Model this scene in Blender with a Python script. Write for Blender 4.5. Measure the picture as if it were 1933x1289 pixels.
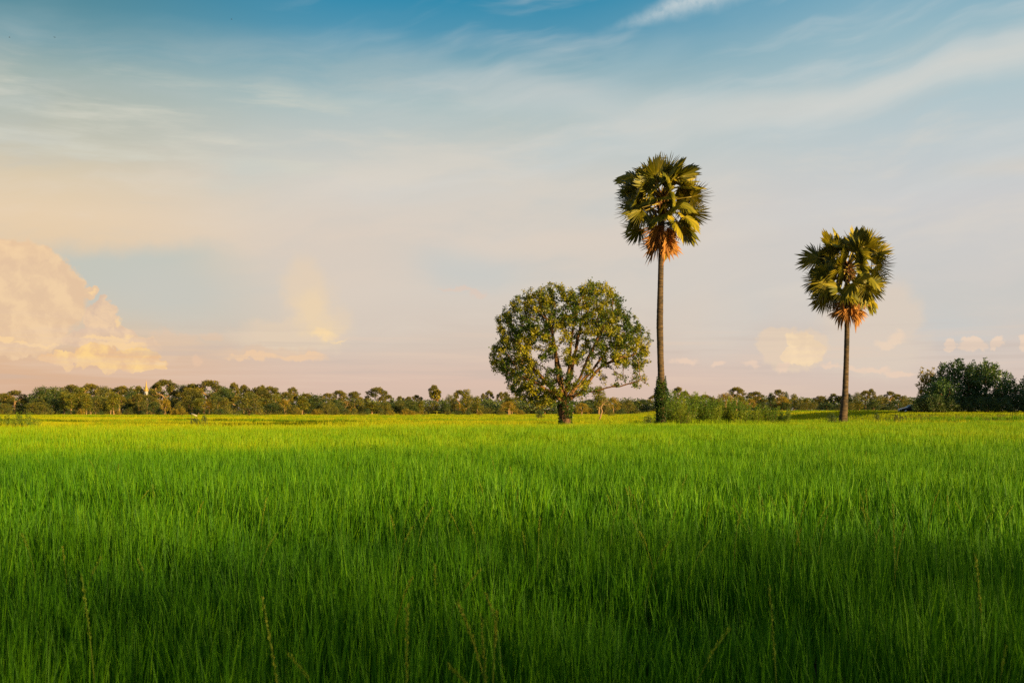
import bpy, math, random
import numpy as np
from mathutils import Vector, Matrix, Euler

R = math.radians
for o in list(bpy.data.objects):
    bpy.data.objects.remove(o)
scene = bpy.context.scene
COL = scene.collection

# ------------------------------------------------------------------ camera
F, CX, HY, EYE = 2073.0, 966.5, 774.0, 1.75      # focal length / horizon read off the photo (in its pixels), eye height
cam_d = bpy.data.cameras.new('camera')
cam_d.sensor_width = 36.0
cam_d.lens = 36.0 * F / 1933.0
cam_d.shift_y = (HY - 644.5) / 1933.0
cam_d.clip_start = 0.1
cam_d.clip_end = 9000
cam_d.dof.use_dof = True
cam_d.dof.focus_distance = 85
cam_d.dof.aperture_fstop = 5.6
cam = bpy.data.objects.new('camera', cam_d)
cam.location = (0, 0, EYE)
cam.rotation_euler = (R(90), 0, 0)
COL.objects.link(cam)
scene.camera = cam

# ------------------------------------------------------------------ exposure
EXPO = 1.1
vs = scene.view_settings
vs.view_transform = 'Standard'
vs.look = 'None'
vs.gamma = 1.0
vs.exposure = EXPO
vs.use_curve_mapping = False
scene.cycles.use_denoising = False
scene.cycles.use_adaptive_sampling = False
scene.cycles.max_bounces = 6
scene.cycles.sample_clamp_indirect = 4.0

# ------------------------------------------------------------------ sun
SUN_AZ, SUN_EL = 130.0, 9.0                       # clockwise from +Y: behind the camera, to the right
sd = bpy.data.lights.new('sun', 'SUN')
sd.energy = 5.0
sd.color = (1.0, 0.74, 0.33)
sd.angle = R(1.0)
sun = bpy.data.objects.new('sun', sd)
S = Vector((math.sin(R(SUN_AZ)) * math.cos(R(SUN_EL)), math.cos(R(SUN_AZ)) * math.cos(R(SUN_EL)), math.sin(R(SUN_EL))))
sun.rotation_euler = S.to_track_quat('Z', 'Y').to_euler()
sun.location = (60, -60, 40)
COL.objects.link(sun)

# ------------------------------------------------------------------ node helpers
class NT:
    def __init__(self, tree):
        self.t = tree
        tree.nodes.clear()
    def node(self, kind, **props):
        n = self.t.nodes.new(kind)
        for k, v in props.items():
            setattr(n, k, v)
        return n
    def put(self, sock, v):
        if isinstance(v, bpy.types.NodeSocket):
            self.t.links.new(v, sock)
        elif v is not None:
            if hasattr(sock, 'default_value'):
                dv = sock.default_value
                if hasattr(dv, '__len__') and not hasattr(v, '__len__'):
                    v = [v] * len(dv)
                elif hasattr(dv, '__len__') and len(dv) == 4 and len(v) == 3:
                    v = (*v, 1)
            sock.default_value = v
    def m(self, op, a, b=None, c=None, clamp=False):
        n = self.node('ShaderNodeMath', operation=op, use_clamp=clamp)
        for i, v in enumerate((a, b, c)):
            if v is not None:
                self.put(n.inputs[i], v)
        return n.outputs[0]
    def add(self, a, b): return self.m('ADD', a, b)
    def sub(self, a, b): return self.m('SUBTRACT', a, b)
    def mul(self, a, b): return self.m('MULTIPLY', a, b)
    def mx(self, *a):
        r = a[0]
        for x in a[1:]:
            r = self.m('MAXIMUM', r, x)
        return r
    def v(self, op, a, b=None, scale=None):
        n = self.node('ShaderNodeVectorMath', operation=op)
        self.put(n.inputs[0], a)
        if b is not None:
            self.put(n.inputs[1], b)
        if scale is not None:
            self.put(n.inputs['Scale'], scale)
        return n.outputs['Value'] if op in ('LENGTH', 'DOT_PRODUCT', 'DISTANCE') else n.outputs['Vector']
    def xyz(self, x, y, z=0.0):
        n = self.node('ShaderNodeCombineXYZ')
        for i, q in enumerate((x, y, z)):
            self.put(n.inputs[i], q)
        return n.outputs[0]
    def sep(self, v):
        n = self.node('ShaderNodeSeparateXYZ')
        self.put(n.inputs[0], v)
        return n.outputs
    def ss(self, x, a, b, lo=0.0, hi=1.0, interp='SMOOTHSTEP'):
        n = self.node('ShaderNodeMapRange', interpolation_type=interp)
        self.put(n.inputs[0], x)
        for i, q in enumerate((a, b, lo, hi)):
            self.put(n.inputs[1 + i], q)
        return n.outputs[0]
    def noise(self, vec, scale=1.0, detail=4.0, rough=0.5, lac=2.0, dist=0.0, color=False):
        n = self.node('ShaderNodeTexNoise')
        if vec is not None:
            self.put(n.inputs['Vector'], vec)
        self.put(n.inputs['Scale'], scale)
        self.put(n.inputs['Detail'], detail)
        self.put(n.inputs['Roughness'], rough)
        self.put(n.inputs['Lacunarity'], lac)
        self.put(n.inputs['Distortion'], dist)
        return n.outputs['Color'] if color else n.outputs[0]
    def mix(self, f, a, b, blend='MIX'):
        n = self.node('ShaderNodeMix', data_type='RGBA', blend_type=blend)
        self.put(n.inputs[0], f)
        self.put(n.inputs[6], a)
        self.put(n.inputs[7], b)
        return n.outputs[2]
    def ramp(self, f, stops, interp='EASE'):
        n = self.node('ShaderNodeValToRGB')
        cr = n.color_ramp
        cr.interpolation = interp
        while len(cr.elements) < len(stops):
            cr.elements.new(0.5)
        for e, (p, c) in zip(cr.elements, sorted(stops, key=lambda s: s[0])):
            e.position = p
            e.color = (*c[:3], 1)
        self.put(n.inputs[0], f)
        return n.outputs[0]

def lin(c):
    return tuple(((x / 255) / 12.92 if x / 255 <= 0.04045 else ((x / 255 + 0.055) / 1.055) ** 2.4) for x in c)

# ------------------------------------------------------------------ sky
SKY = 0.1
def sk(c):                                        # a sky colour as the photo shows it -> radiance over the background strength
    return tuple(q / (2 ** EXPO) / SKY for q in lin(c))

world = bpy.data.worlds.new('World')
scene.world = world
world.use_nodes = True
g = NT(world.node_tree)
d = g.node('ShaderNodeTexCoord').outputs['Generated']
dx, dy, dz = g.sep(d)[:3]
az = g.m('ARCTAN2', dx, dy)                        # bearing from +Y, clockwise
el = g.m('ARCTAN2', dz, g.m('SQRT', g.add(g.mul(dx, dx), g.mul(dy, dy))))
sx = g.m('MULTIPLY_ADD', az, 1000.0, 0.0)          # milliradians
sy = g.m('MULTIPLY_ADD', el, 1000.0, 0.0)
P = g.xyz(sx, sy)
def brg(px, py):                                   # bearing and elevation (mrad) of a point in the photo
    a = math.atan((px - CX) / F)
    return 1000 * a, 1000 * math.atan((HY - py) / F * math.cos(a))
MR = 1000.0 / F                                    # mrad per photo pixel

nish = g.node('ShaderNodeTexSky', sky_type='NISHITA', sun_disc=False)
nish.sun_elevation = R(SUN_EL)
nish.sun_rotation = R(SUN_AZ)
nish.altitude = 100
nish.air_density = 1.0
nish.dust_density = 1.2
nish.ozone_density = 2.0
clear = g.mix(1.0, nish.outputs[0], (1.0, 1.0, 1.0), 'MULTIPLY')
NISH_OUT = clear

# veil of high cloud and haze: colours by elevation for three bearings
def elramp(stops):
    out = []
    for py, c in stops:
        e = 1000 * math.atan((HY - py) / F)
        out.append((min(1, max(0, e / 500.0)), sk(c)))
    return g.ramp(g.m('DIVIDE', sy, 500.0, clamp=True), out, 'LINEAR')
L_ = elramp([(774, (212, 174, 146)), (730, (217, 178, 148)), (690, (222, 184, 150)), (600, (226, 196, 158)), (430, (231, 207, 175)), (370, (220, 203, 175)),
             (300, (194, 193, 177)), (240, (178, 185, 174)), (185, (160, 178, 174)), (130, (118, 158, 168)), (60, (88, 140, 155)), (0, (70, 128, 146)), (-330, (70, 120, 150))])
C_ = elramp([(774, (214, 186, 168)), (720, (219, 191, 174)), (650, (214, 197, 182)), (550, (214, 205, 194)), (450, (219, 207, 194)), (350, (211, 206, 197)),
             (280, (197, 201, 196)), (200, (172, 191, 192)), (130, (130, 170, 183)), (60, (82, 149, 177)), (0, (50, 138, 172)), (-330, (45, 110, 160))])
R_ = elramp([(774, (215, 190, 174)), (700, (215, 198, 186)), (600, (209, 203, 196)), (500, (205, 203, 200)), (400, (203, 203, 203)), (300, (190, 201, 204)),
             (200, (174, 196, 202)), (100, (150, 184, 196)), (0, (118, 168, 190)), (-330, (70, 130, 170))])
wl = g.mul(g.ss(sx, -130, -420), g.ss(sx, -2600, -1200))
wr = g.mul(g.ss(sx, 20, 380), g.ss(sx, 2600, 1200))
veil = g.mix(wr, g.mix(wl, C_, L_), R_)
# above the veil's upper edge the clear sky shows through
va = g.ss(sy, 700, 330, 0.0, 1.0)
col = g.mix(va, clear, veil)

# slow unevenness of the whole veil
wn = g.noise(P, 0.006, 3, 0.5, color=True)
warp_lo = g.v('SCALE', g.v('SUBTRACT', wn, (0.5, 0.5, 0.5)), scale=60.0)
fine = g.noise(P, 0.05, 6, 0.6, color=True)
warp_hi = g.v('SCALE', g.v('SUBTRACT', fine, (0.5, 0.5, 0.5)), scale=26.0)
Pc = g.v('ADD', P, warp_hi)                        # billowy edges
Ps = g.v('ADD', P, warp_lo)                        # soft wandering edges
finer = g.noise(P, 0.16, 5, 0.6)

def ell(Pv, px, py, rx, ry):                       # 1 at the centre of an ellipse, 0 on its edge
    a, e = brg(px, py)
    return g.sub(1.0, g.v('LENGTH', g.v('MULTIPLY', g.v('SUBTRACT', Pv, (a, e, 0)), (1 / (rx * MR), 1 / (ry * MR), 0))))
def over(c, mask, colour, amt=1.0):
    return g.mix(g.mul(mask, amt) if amt != 1.0 else mask, c, colour if isinstance(colour, bpy.types.NodeSocket) else sk(colour))
def line(Pv, p0, p1):                              # distance (mrad) across and position along a straight streak
    a0, a1 = Vector(brg(*p0)), Vector(brg(*p1))
    t = (a1 - a0)
    ln = t.length
    t /= ln
    rel = g.v('SUBTRACT', Pv, (a0.x, a0.y, 0))
    along = g.v('DOT_PRODUCT', rel, (t.x, t.y, 0))
    across = g.v('DOT_PRODUCT', rel, (-t.y, t.x, 0))
    return g.m('DIVIDE', along, ln), across

# cirrus: fine streaks drawn out up to the right, and a flatter set on the left
al = R(11)
stx = g.v('DOT_PRODUCT', Ps, (math.cos(al), math.sin(al), 0))
sty = g.v('DOT_PRODUCT', Ps, (-math.sin(al), math.cos(al), 0))
cir = g.noise(g.xyz(g.mul(stx, 0.0035), g.mul(sty, 0.022), 3.1), 1.0, 5, 0.55)
cmask = g.mul(g.ss(cir, 0.46, 0.72), g.mul(g.ss(sy, 120, 230), g.ss(sy, 620, 330)))
cirL = g.noise(g.xyz(g.mul(g.v('DOT_PRODUCT', Ps, (0.995, -0.1, 0)), 0.006), g.mul(sy, 0.04), 7.7), 1.0, 5, 0.6)
col = over(col, g.mul(cmask, g.ss(sx, -350, 60)), (212, 214, 211), 0.5)
lmask = g.mul(g.ss(cirL, 0.45, 0.7), g.mx(0.0, g.ss(ell(Ps, 280, 250, 640, 115), 0.0, 0.5)))
col = over(col, lmask, (212, 211, 197), 0.7)
gr = g.noise(g.xyz(g.mul(stx, 0.004), g.mul(sty, 0.012), 9.0), 1.0, 4, 0.5)
col = over(col, g.mul(g.ss(gr, 0.52, 0.75), g.mul(g.ss(sy, 110, 200), g.ss(sy, 420, 260))), (176, 196, 202), 0.35)
# broad veil band low on the right, and the bright short streak at the top
t, w = line(Ps, (1180, 250), (1933, 105))
col = over(col, g.mul(g.ss(g.m('ABSOLUTE', w), 24, 2), g.mul(g.ss(t, -0.25, 0.4), g.ss(t, 2.2, 1.3))), (216, 214, 207), 0.6)
t, w = line(Ps, (980, 170), (1300, 215))
col = over(col, g.mul(g.ss(g.m('ABSOLUTE', w), 26, 2), g.mul(g.ss(t, -1.2, 0.3), g.ss(t, 1.8, 0.7))), (205, 208, 205), 0.45)
t, w = line(g.v('ADD', P, g.v('SCALE', warp_hi, scale=0.35)), (1135, 62), (1420, -38))
streak = g.mul(g.ss(g.m('ABSOLUTE', g.add(w, -1.0)), g.ss(t, -0.1, 0.8, 5.0, 19.0), -4.0), g.mul(g.ss(t, -0.1, 0.6), g.ss(t, 1.8, 1.0)))
col = over(col, g.mul(streak, g.ss(finer, 0.2, 0.6, 0.6, 1.0)), (232, 232, 227), 0.65)
t, w = line(Ps, (1520, 330), (1933, 325))
col = over(col, g.mul(g.ss(g.m('ABSOLUTE', w), 12, 0), g.ss(t, 0.5, 1.1)), (218, 208, 196), 0.6)

# faint unevenness of the lower veil
un = g.noise(g.xyz(g.mul(g.v('DOT_PRODUCT', Ps, (0.996, 0.087, 0)), 0.0045), g.mul(g.v('DOT_PRODUCT', Ps, (-0.087, 0.996, 0)), 0.02), 4.4), 1.0, 6, 0.6)
um = g.mul(g.ss(sy, 35, 90), g.ss(sy, 340, 240))
col = over(col, g.mul(g.ss(un, 0.5, 0.72), um), (228, 216, 200), 0.35)
col = over(col, g.mul(g.ss(un, 0.5, 0.3), um), (190, 196, 195), 0.3)
# blue-grey clear gaps under the veil
psx, psy = g.sep(g.v('ADD', P, g.v('SCALE', g.v('ADD', warp_lo, warp_hi), scale=0.5)))[:2]
drop = g.mx(0.0, g.sub(brg(425, 445)[1], psy))
gap = g.mul(g.ss(g.sub(psy, g.add(brg(200, 458)[1], g.mul(g.sub(psx, brg(200, 458)[0]), 0.075))), 6.0, -16.0),
            g.mul(g.ss(g.m('DIVIDE', g.sub(psx, g.add(brg(415, 440)[0], g.mul(drop, 0.35))), g.add(8.0, g.mul(drop, 2.4))), 1.0, -1.0), g.ss(psx, -900, -520)))
gapw = g.ss(psy, brg(0, 690)[1], brg(0, 500)[1])
col = over(col, g.mul(gap, gapw), (190, 197, 190), 0.85)
col = over(col, g.ss(ell(Ps, 330, 560, 240, 105), 0.0, 0.9), (199, 199, 191), 0.7)
col = over(col, g.ss(ell(Ps, 640, 520, 260, 170), 0.0, 0.9), (221, 205, 189), 0.6)
col = over(col, g.mul(g.ss(ell(Ps, 880, 510, 180, 50), 0.0, 0.8), g.ss(psx, brg(735, 500)[0], brg(830, 500)[0])), (198, 202, 199), 0.55)
col = over(col, g.ss(ell(Ps, 1390, 590, 90, 60), 0.0, 0.9), (203, 203, 199), 0.5)
col = over(col, g.ss(ell(Ps, 1790, 610, 110, 50), 0.0, 0.9), (200, 202, 200), 0.55)

# cumulus far away along the horizon; the low sun behind the camera lights them warm
r1_ = g.noise(g.v('ADD', Pc, (0, 0, 5)), 0.045, 4, 0.55)
r2_ = g.noise(g.v('ADD', Pc, (7.0, 5.0, 5)), 0.045, 4, 0.55)
relief = g.ss(g.sub(r1_, r2_), -0.17, 0.19)             # billows facing the low sun are brighter
def cumulus(c, shapes, soft, colour, amt, Pv=Pc, shade=None):
    f = g.mx(*[ell(Pv, *s) for s in shapes]) if len(shapes) > 1 else ell(Pv, *shapes[0])
    mask = g.ss(f, 0.0, soft)
    if shade:
        body = g.mix(relief, sk(shade), sk(colour))
        return over(c, mask, body, amt)
    return over(c, mask, colour, amt)
col = cumulus(col, [(1690, 600, 60, 85), (1620, 610, 90, 75), (1640, 660, 130, 70)], 0.5, (221, 205, 188), 0.75)
col = cumulus(col, [(1340, 610, 120, 90)], 0.7, (218, 206, 193), 0.5)
col = cumulus(col, [(580, 555, 62, 85), (600, 610, 80, 55), (550, 635, 130, 45)], 0.55, (228, 207, 181), 0.78)
col = cumulus(col, [(590, 585, 48, 60), (604, 620, 50, 30)], 0.7, (240, 213, 172), 0.55)
col = cumulus(col, [(608, 630, 34, 12), (640, 641, 22, 4)], 0.8, (252, 220, 168), 0.7)
col = cumulus(col, [(-30, 560, 170, 110), (70, 545, 82, 52), (15, 490, 48, 38), (25, 605, 72, 45), (120, 551, 62, 14), (-30, 640, 120, 36)], 0.08, (243, 208, 165), 0.92, shade=(230, 195, 159))
col = cumulus(col, [(192, 603, 34, 36), (210, 630, 56, 22), (238, 650, 62, 22), (180, 645, 60, 16)], 0.10, (244, 208, 167), 0.88, shade=(220, 189, 163))
col = cumulus(col, [(330, 640, 60, 16), (400, 634, 32, 10), (300, 655, 120, 22), (500, 665, 130, 16)], 0.6, (226, 196, 168), 0.6)
col = cumulus(col, [(226, 682, 84, 20), (190, 672, 46, 22), (255, 668, 42, 16), (275, 692, 40, 9)], 0.10, (255, 214, 143), 0.95, shade=(233, 190, 146))
col = cumulus(col, [(112, 673, 40, 9), (128, 681, 24, 11)], 0.15, (255, 216, 148), 0.95, shade=(236, 194, 150))
col = cumulus(col, [(205, 638, 52, 6), (225, 648, 48, 6), (0, 636, 22, 9), (60, 648, 50, 5)], 0.4, (252, 214, 160), 0.75)
col = cumulus(col, [(570, 675, 60, 10), (595, 676, 16, 12), (480, 672, 60, 8)], 0.5, (242, 204, 164), 0.7)
col = cumulus(col, [(375, 683, 16, 12)], 0.6, (232, 196, 166), 0.7)
col = cumulus(col, [(870, 548, 55, 6), (900, 553, 26, 9)], 0.6, (222, 200, 184), 0.7)
col = cumulus(col, [(1500, 660, 70, 42), (1465, 650, 40, 34)], 0.2, (228, 206, 182), 0.85)
col = cumulus(col, [(1510, 645, 26, 20), (1530, 668, 34, 22), (1500, 672, 34, 16)], 0.16, (248, 220, 180), 0.9, shade=(234, 208, 176))
col = cumulus(col, [(1690, 640, 24, 16), (1672, 652, 24, 14)], 0.6, (236, 211, 186), 0.8)
col = cumulus(col, [(1295, 684, 34, 9), (1355, 688, 18, 7), (1480, 690, 14, 12), (1570, 693, 30, 6), (1610, 697, 24, 8), (1650, 697, 46, 9), (1700, 702, 40, 7), (1420, 688, 22, 8)], 0.6, (237, 208, 184), 0.75)
col = cumulus(col, [(1795, 650, 9, 11), (1832, 646, 26, 13), (1880, 643, 16, 11), (1930, 645, 12, 20), (1842, 640, 12, 9)], 0.3, (238, 212, 188), 0.85)
col = cumulus(col, [(226, 606, 8, 15), (246, 631, 18, 6), (172, 552, 10, 4), (300, 683, 14, 8)], 0.7, (255, 218, 160), 0.6)
# thin level bands low over the horizon
band = g.noise(g.xyz(g.mul(sx, 0.006), g.mul(sy, 0.11), 1.3), 1.0, 4, 0.5)
col = over(col, g.mul(g.ss(band, 0.5, 0.68), g.mul(g.ss(sy, 85, 50), g.ss(sy, 8, 34))), (200, 184, 173), 0.4)
col = over(col, g.mul(g.ss(band, 0.5, 0.3), g.mul(g.ss(sy, 90, 55), g.ss(sy, 0, 30))), (230, 204, 182), 0.35)
# below the horizon (hidden by the ground)
bg = g.node('ShaderNodeBackground')
g.put(bg.inputs[0], col)
bg.inputs[1].default_value = SKY
wo = g.node('ShaderNodeOutputWorld')
g.put(wo.inputs[0], bg.outputs[0])
world.cycles.sampling_method = 'MANUAL'
world.cycles.sample_map_resolution = 512

# ------------------------------------------------------------------ object helpers
def link(o):
    COL.objects.link(o)
    return o
def tag(o, label=None, cat=None, group=None, kind=None):
    if label: o['label'] = label
    if cat: o['category'] = cat
    if group: o['group'] = group
    if kind: o['kind'] = kind
    return o
def mesh_np(name, verts, faces, mat=None, smooth=False, mats=None):
    """faces: list of (k-column int arrays)"""
    me = bpy.data.meshes.new(name)
    verts = np.asarray(verts, dtype=np.float32).reshape(-1, 3)
    faces = [np.asarray(f, dtype=np.int32) for f in faces if len(f)]
    me.vertices.add(len(verts))
    me.vertices.foreach_set('co', verts.ravel())
    if faces:
        idx = np.concatenate([f.ravel() for f in faces])
        tot = np.concatenate([np.full(len(f), f.shape[1], np.int32) for f in faces])
        st = np.concatenate([[0], np.cumsum(tot)[:-1]]).astype(np.int32)
        me.loops.add(len(idx))
        me.loops.foreach_set('vertex_index', idx)
        me.polygons.add(len(tot))
        me.polygons.foreach_set('loop_start', st)
        if smooth:
            me.polygons.foreach_set('use_smooth', np.ones(len(tot), bool))
    me.update(calc_edges=True)
    if mat: me.materials.append(mat)
    return me
def obj(name, me, parent=None, linked=True):
    o = bpy.data.objects.new(name, me)
    if linked: COL.objects.link(o)
    if parent: o.parent = parent
    return o
def empty(name, loc=(0, 0, 0), linked=True):
    o = bpy.data.objects.new(name, None)
    o.empty_display_size = 0.3
    o.location = loc
    if linked: COL.objects.link(o)
    return o
def copy_tree(o, kids, parent=None):
    c = o.copy()
    COL.objects.link(c)
    c.parent = parent
    for ch in kids.get(o.name, ()):
        copy_tree(ch, kids, c)
    return c
class MB:
    """collects verts and faces of mixed size"""
    def __init__(self):
        self.v, self.f, self.n = [], {}, 0
    def add(self, verts, faces):
        verts = np.asarray(verts, float).reshape(-1, 3)
        for f in faces:
            self.f.setdefault(len(f), []).append([i + self.n for i in f])
        self.v.append(verts)
        self.n += len(verts)
    def addnp(self, verts, faces):
        self.f.setdefault(faces.shape[1], []).extend((faces + self.n).tolist())
        self.v.append(verts)
        self.n += len(verts)
    def mesh(self, name, mat=None, smooth=False):
        return mesh_np(name, np.concatenate(self.v) if self.v else np.zeros((0, 3)), [np.array(f) for f in self.f.values()], mat, smooth)
    def tube(self, pts, rad, sides=6, cap=True):
        pts = np.asarray(pts, float)
        rad = np.broadcast_to(np.asarray(rad, float), (len(pts),))
        tg = np.gradient(pts, axis=0) if len(pts) > 1 else np.array([[0, 0, 1.0]])
        tg /= np.linalg.norm(tg, axis=1, keepdims=True) + 1e-9
        ref = np.array([1.0, 0, 0]) if abs(tg[0][0]) < 0.8 else np.array([0, 1.0, 0])
        rings = []
        u = np.cross(tg[0], ref)
        u /= np.linalg.norm(u)
        a = np.arange(sides) * 2 * math.pi / sides
        for p, t, r in zip(pts, tg, rad):
            u = u - t * np.dot(u, t)
            u /= np.linalg.norm(u) + 1e-9
            w = np.cross(t, u)
            rings.append(p + r * (np.cos(a)[:, None] * u + np.sin(a)[:, None] * w))
        f = []
        for i in range(len(pts) - 1):
            for k in range(sides):
                k2 = (k + 1) % sides
                f.append((i * sides + k, i * sides + k2, (i + 1) * sides + k2, (i + 1) * sides + k))
        self.add(np.concatenate(rings), f)
        if cap:
            n0 = self.n - len(pts) * sides
            self.f.setdefault(sides, []).append([n0 + (len(pts) - 1) * sides + k for k in range(sides)])
            self.f.setdefault(sides, []).append([n0 + k for k in reversed(range(sides))])
    def box(self, c, s, rz=0.0, taper=1.0):
        x, y, z = s[0] / 2, s[1] / 2, s[2] / 2
        v = np.array([(-x, -y, -z), (x, -y, -z), (x, y, -z), (-x, y, -z), (-x * taper, -y * taper, z), (x * taper, -y * taper, z), (x * taper, y * taper, z), (-x * taper, y * taper, z)])
        cr, sr = math.cos(rz), math.sin(rz)
        v = np.stack([v[:, 0] * cr - v[:, 1] * sr, v[:, 0] * sr + v[:, 1] * cr, v[:, 2]], 1) + np.array(c)
        self.add(v, [(3, 2, 1, 0), (4, 5, 6, 7), (0, 1, 5, 4), (1, 2, 6, 5), (2, 3, 7, 6), (3, 0, 4, 7)])

def vnoise(x, y, seed=0):
    """smooth value noise in 0..1"""
    def h(i, j):
        n = (i * 374761393 + j * 668265263 + seed * 974634777) & 0x7fffffff
        n = ((n ^ (n >> 13)) * 1274126177) & 0x7fffffff
        return ((n ^ (n >> 16)) & 0xffff) / 65535.0
    xi, yi = np.floor(x).astype(np.int64), np.floor(y).astype(np.int64)
    fx, fy = x - xi, y - yi
    fx, fy = fx * fx * (3 - 2 * fx), fy * fy * (3 - 2 * fy)
    return (h(xi, yi) * (1 - fx) + h(xi + 1, yi) * fx) * (1 - fy) + (h(xi, yi + 1) * (1 - fx) + h(xi + 1, yi + 1) * fx) * fy
def smooth(x, a, b):
    t = np.clip((x - a) / (b - a), 0, 1)
    return t * t * (3 - 2 * t)
def unit(v):
    return v / (np.linalg.norm(v, axis=-1, keepdims=True) + 1e-9)

def edge_y(x):                                    # the bund where the near paddy ends
    return 88.0 + 0.37 * x + 1.5 * np.sin(x * 0.11)
def height(x, y):
    x, y = np.asarray(x, float), np.asarray(y, float)
    h = 0.38 * np.exp(-((y - edge_y(x)) / 1.3) ** 2)
    h = h + 1.25 * smooth(x, 42, 58) * smooth(y, 128, 150)
    h = h + 0.10 * (vnoise(x * 0.05 + 40, y * 0.05 + 40, 5) - 0.5) * smooth(y, 95, 110)
    return h
def at(px, py, Y):                                # the point at depth Y seen at a place of the photo
    return Vector(((px - CX) / F * Y, Y, EYE + (HY - py) / F * Y))
def foot(px, Y):
    x = (px - CX) / F * Y
    return Vector((x, Y, float(height(x, Y))))

# ------------------------------------------------------------------ materials
def material(name):
    m_ = bpy.data.materials.new(name)
    m_.use_nodes = True
    return m_, NT(m_.node_tree)
def out(n, shader, disp=None):
    o = n.node('ShaderNodeOutputMaterial')
    n.put(o.inputs[0], shader)
def leaf_mat(name, cols, trans=0.3, rough=0.45, spec=0.4, patch=0.0, attr=None, island=True, tcol=1.6):
    m_, n = material(name)
    info = n.node('ShaderNodeObjectInfo')
    r1 = n.node('ShaderNodeNewGeometry').outputs['Random Per Island'] if island else info.outputs['Random']
    if attr:
        a = n.node('ShaderNodeAttribute', attribute_type='INSTANCER', attribute_name=attr)
        f = n.m('ADD', n.mul(a.outputs['Fac'], 0.7), n.mul(r1, 0.42), clamp=True)
    elif patch:
        pos = n.node('ShaderNodeTexCoord').outputs['Object']
        nz = n.ss(n.noise(pos, patch, 2, 0.5), 0.34, 0.66)
        f = n.add(n.mul(nz, 0.6), n.add(n.mul(r1, 0.24), n.mul(info.outputs['Random'], 0.16)))
    else:
        f = n.add(n.mul(r1, 0.65), n.mul(info.outputs['Random'], 0.35))
    k = len(cols)
    c = n.ramp(f, [(i / (k - 1) * 0.8 + 0.1, q) for i, q in enumerate(cols)], 'LINEAR')
    b = n.node('ShaderNodeBsdfPrincipled')
    n.put(b.inputs['Base Color'], c)
    b.inputs['Roughness'].default_value = rough
    b.inputs['Specular IOR Level'].default_value = spec
    t_ = n.node('ShaderNodeBsdfTranslucent')
    n.put(t_.inputs[0], n.mix(1.0, c, (tcol, tcol * 1.05, tcol * 0.6), 'MULTIPLY'))
    mx = n.node('ShaderNodeMixShader')
    mx.inputs[0].default_value = trans
    n.put(mx.inputs[1], b.outputs[0])
    n.put(mx.inputs[2], t_.outputs[0])
    out(n, mx.outputs[0])
    return m_
def bark_mat(name, c1, c2, scale=(6, 6, 1.5), bump=0.6, c3=None):
    m_, n = material(name)
    pos = n.node('ShaderNodeTexCoord').outputs['Object']
    v = n.v('MULTIPLY', pos, scale)
    a = n.noise(v, 1.0, 6, 0.65)
    c = n.mix(n.ss(a, 0.32, 0.68), c1, c2)
    if c3:
        c = n.mix(n.ss(n.noise(pos, 1.1, 4, 0.6), 0.5, 0.66), c, c3)
    b = n.node('ShaderNodeBsdfPrincipled')
    n.put(b.inputs['Base Color'], c)
    b.inputs['Roughness'].default_value = 0.85
    b.inputs['Specular IOR Level'].default_value = 0.2
    bp = n.node('ShaderNodeBump')
    bp.inputs['Strength'].default_value = bump
    bp.inputs['Distance'].default_value = 0.05
    n.put(bp.inputs['Height'], a)
    n.put(b.inputs['Normal'], bp.outputs[0])
    out(n, b.outputs[0])
    return m_
def plain_mat(name, c, rough=0.5, metal=0.0, spec=0.5, var=0.15, coat=0.0):
    m_, n = material(name)
    pos = n.node('ShaderNodeTexCoord').outputs['Object']
    a = n.noise(pos, 4.0, 5, 0.6)
    cc = n.mix(n.ss(a, 0.3, 0.7), tuple(q * (1 - var) for q in c), tuple(min(1, q * (1 + var)) for q in c))
    b = n.node('ShaderNodeBsdfPrincipled')
    n.put(b.inputs['Base Color'], cc)
    b.inputs['Roughness'].default_value = rough
    b.inputs['Metallic'].default_value = metal
    b.inputs['Specular IOR Level'].default_value = spec
    b.inputs['Coat Weight'].default_value = coat
    out(n, b.outputs[0])
    return m_

M = {}
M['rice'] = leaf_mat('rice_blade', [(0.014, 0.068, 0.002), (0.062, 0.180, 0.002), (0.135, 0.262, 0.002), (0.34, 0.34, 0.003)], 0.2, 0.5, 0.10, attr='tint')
M['meadow'] = leaf_mat('meadow_blade', [(0.06, 0.18, 0.004), (0.15, 0.25, 0.004), (0.36, 0.33, 0.005)], 0.3, 0.55, 0.08, attr='tint')
M['seed'] = leaf_mat('seed_head', [(0.08, 0.16, 0.006), (0.14, 0.20, 0.008), (0.21, 0.22, 0.012)], 0.3, 0.6, 0.2)
M['palm'] = leaf_mat('palm_blade', [(0.085, 0.092, 0.010), (0.19, 0.165, 0.011), (0.38, 0.28, 0.013)], 0.2, 0.42, 0.18)
M['petiole'] = plain_mat('palm_petiole', (0.30, 0.22, 0.035), 0.45)
M['dead'] = leaf_mat('dead_palm_blade', [(0.16, 0.07, 0.02), (0.34, 0.14, 0.03), (0.42, 0.20, 0.05)], 0.15, 0.7, 0.2)
M['palm_bark'] = bark_mat('palm_bark', (0.032, 0.022, 0.015), (0.135, 0.085, 0.042), (2, 2, 11), 1.0, (0.035, 0.028, 0.022))
M['boot'] = bark_mat('palm_leaf_bases', (0.07, 0.035, 0.018), (0.24, 0.11, 0.04), (9, 9, 5), 0.8)
M['bark'] = bark_mat('tree_bark', (0.045, 0.027, 0.016), (0.15, 0.08, 0.038), (7, 7, 2.2), 0.8)
M['sun_tinted_bark'] = bark_mat('sun_tinted_limb_bark', (0.07, 0.036, 0.016), (0.24, 0.12, 0.045), (7, 7, 2.2), 0.8)  # warm sunlight on the limbs is painted into this bark colour
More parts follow.
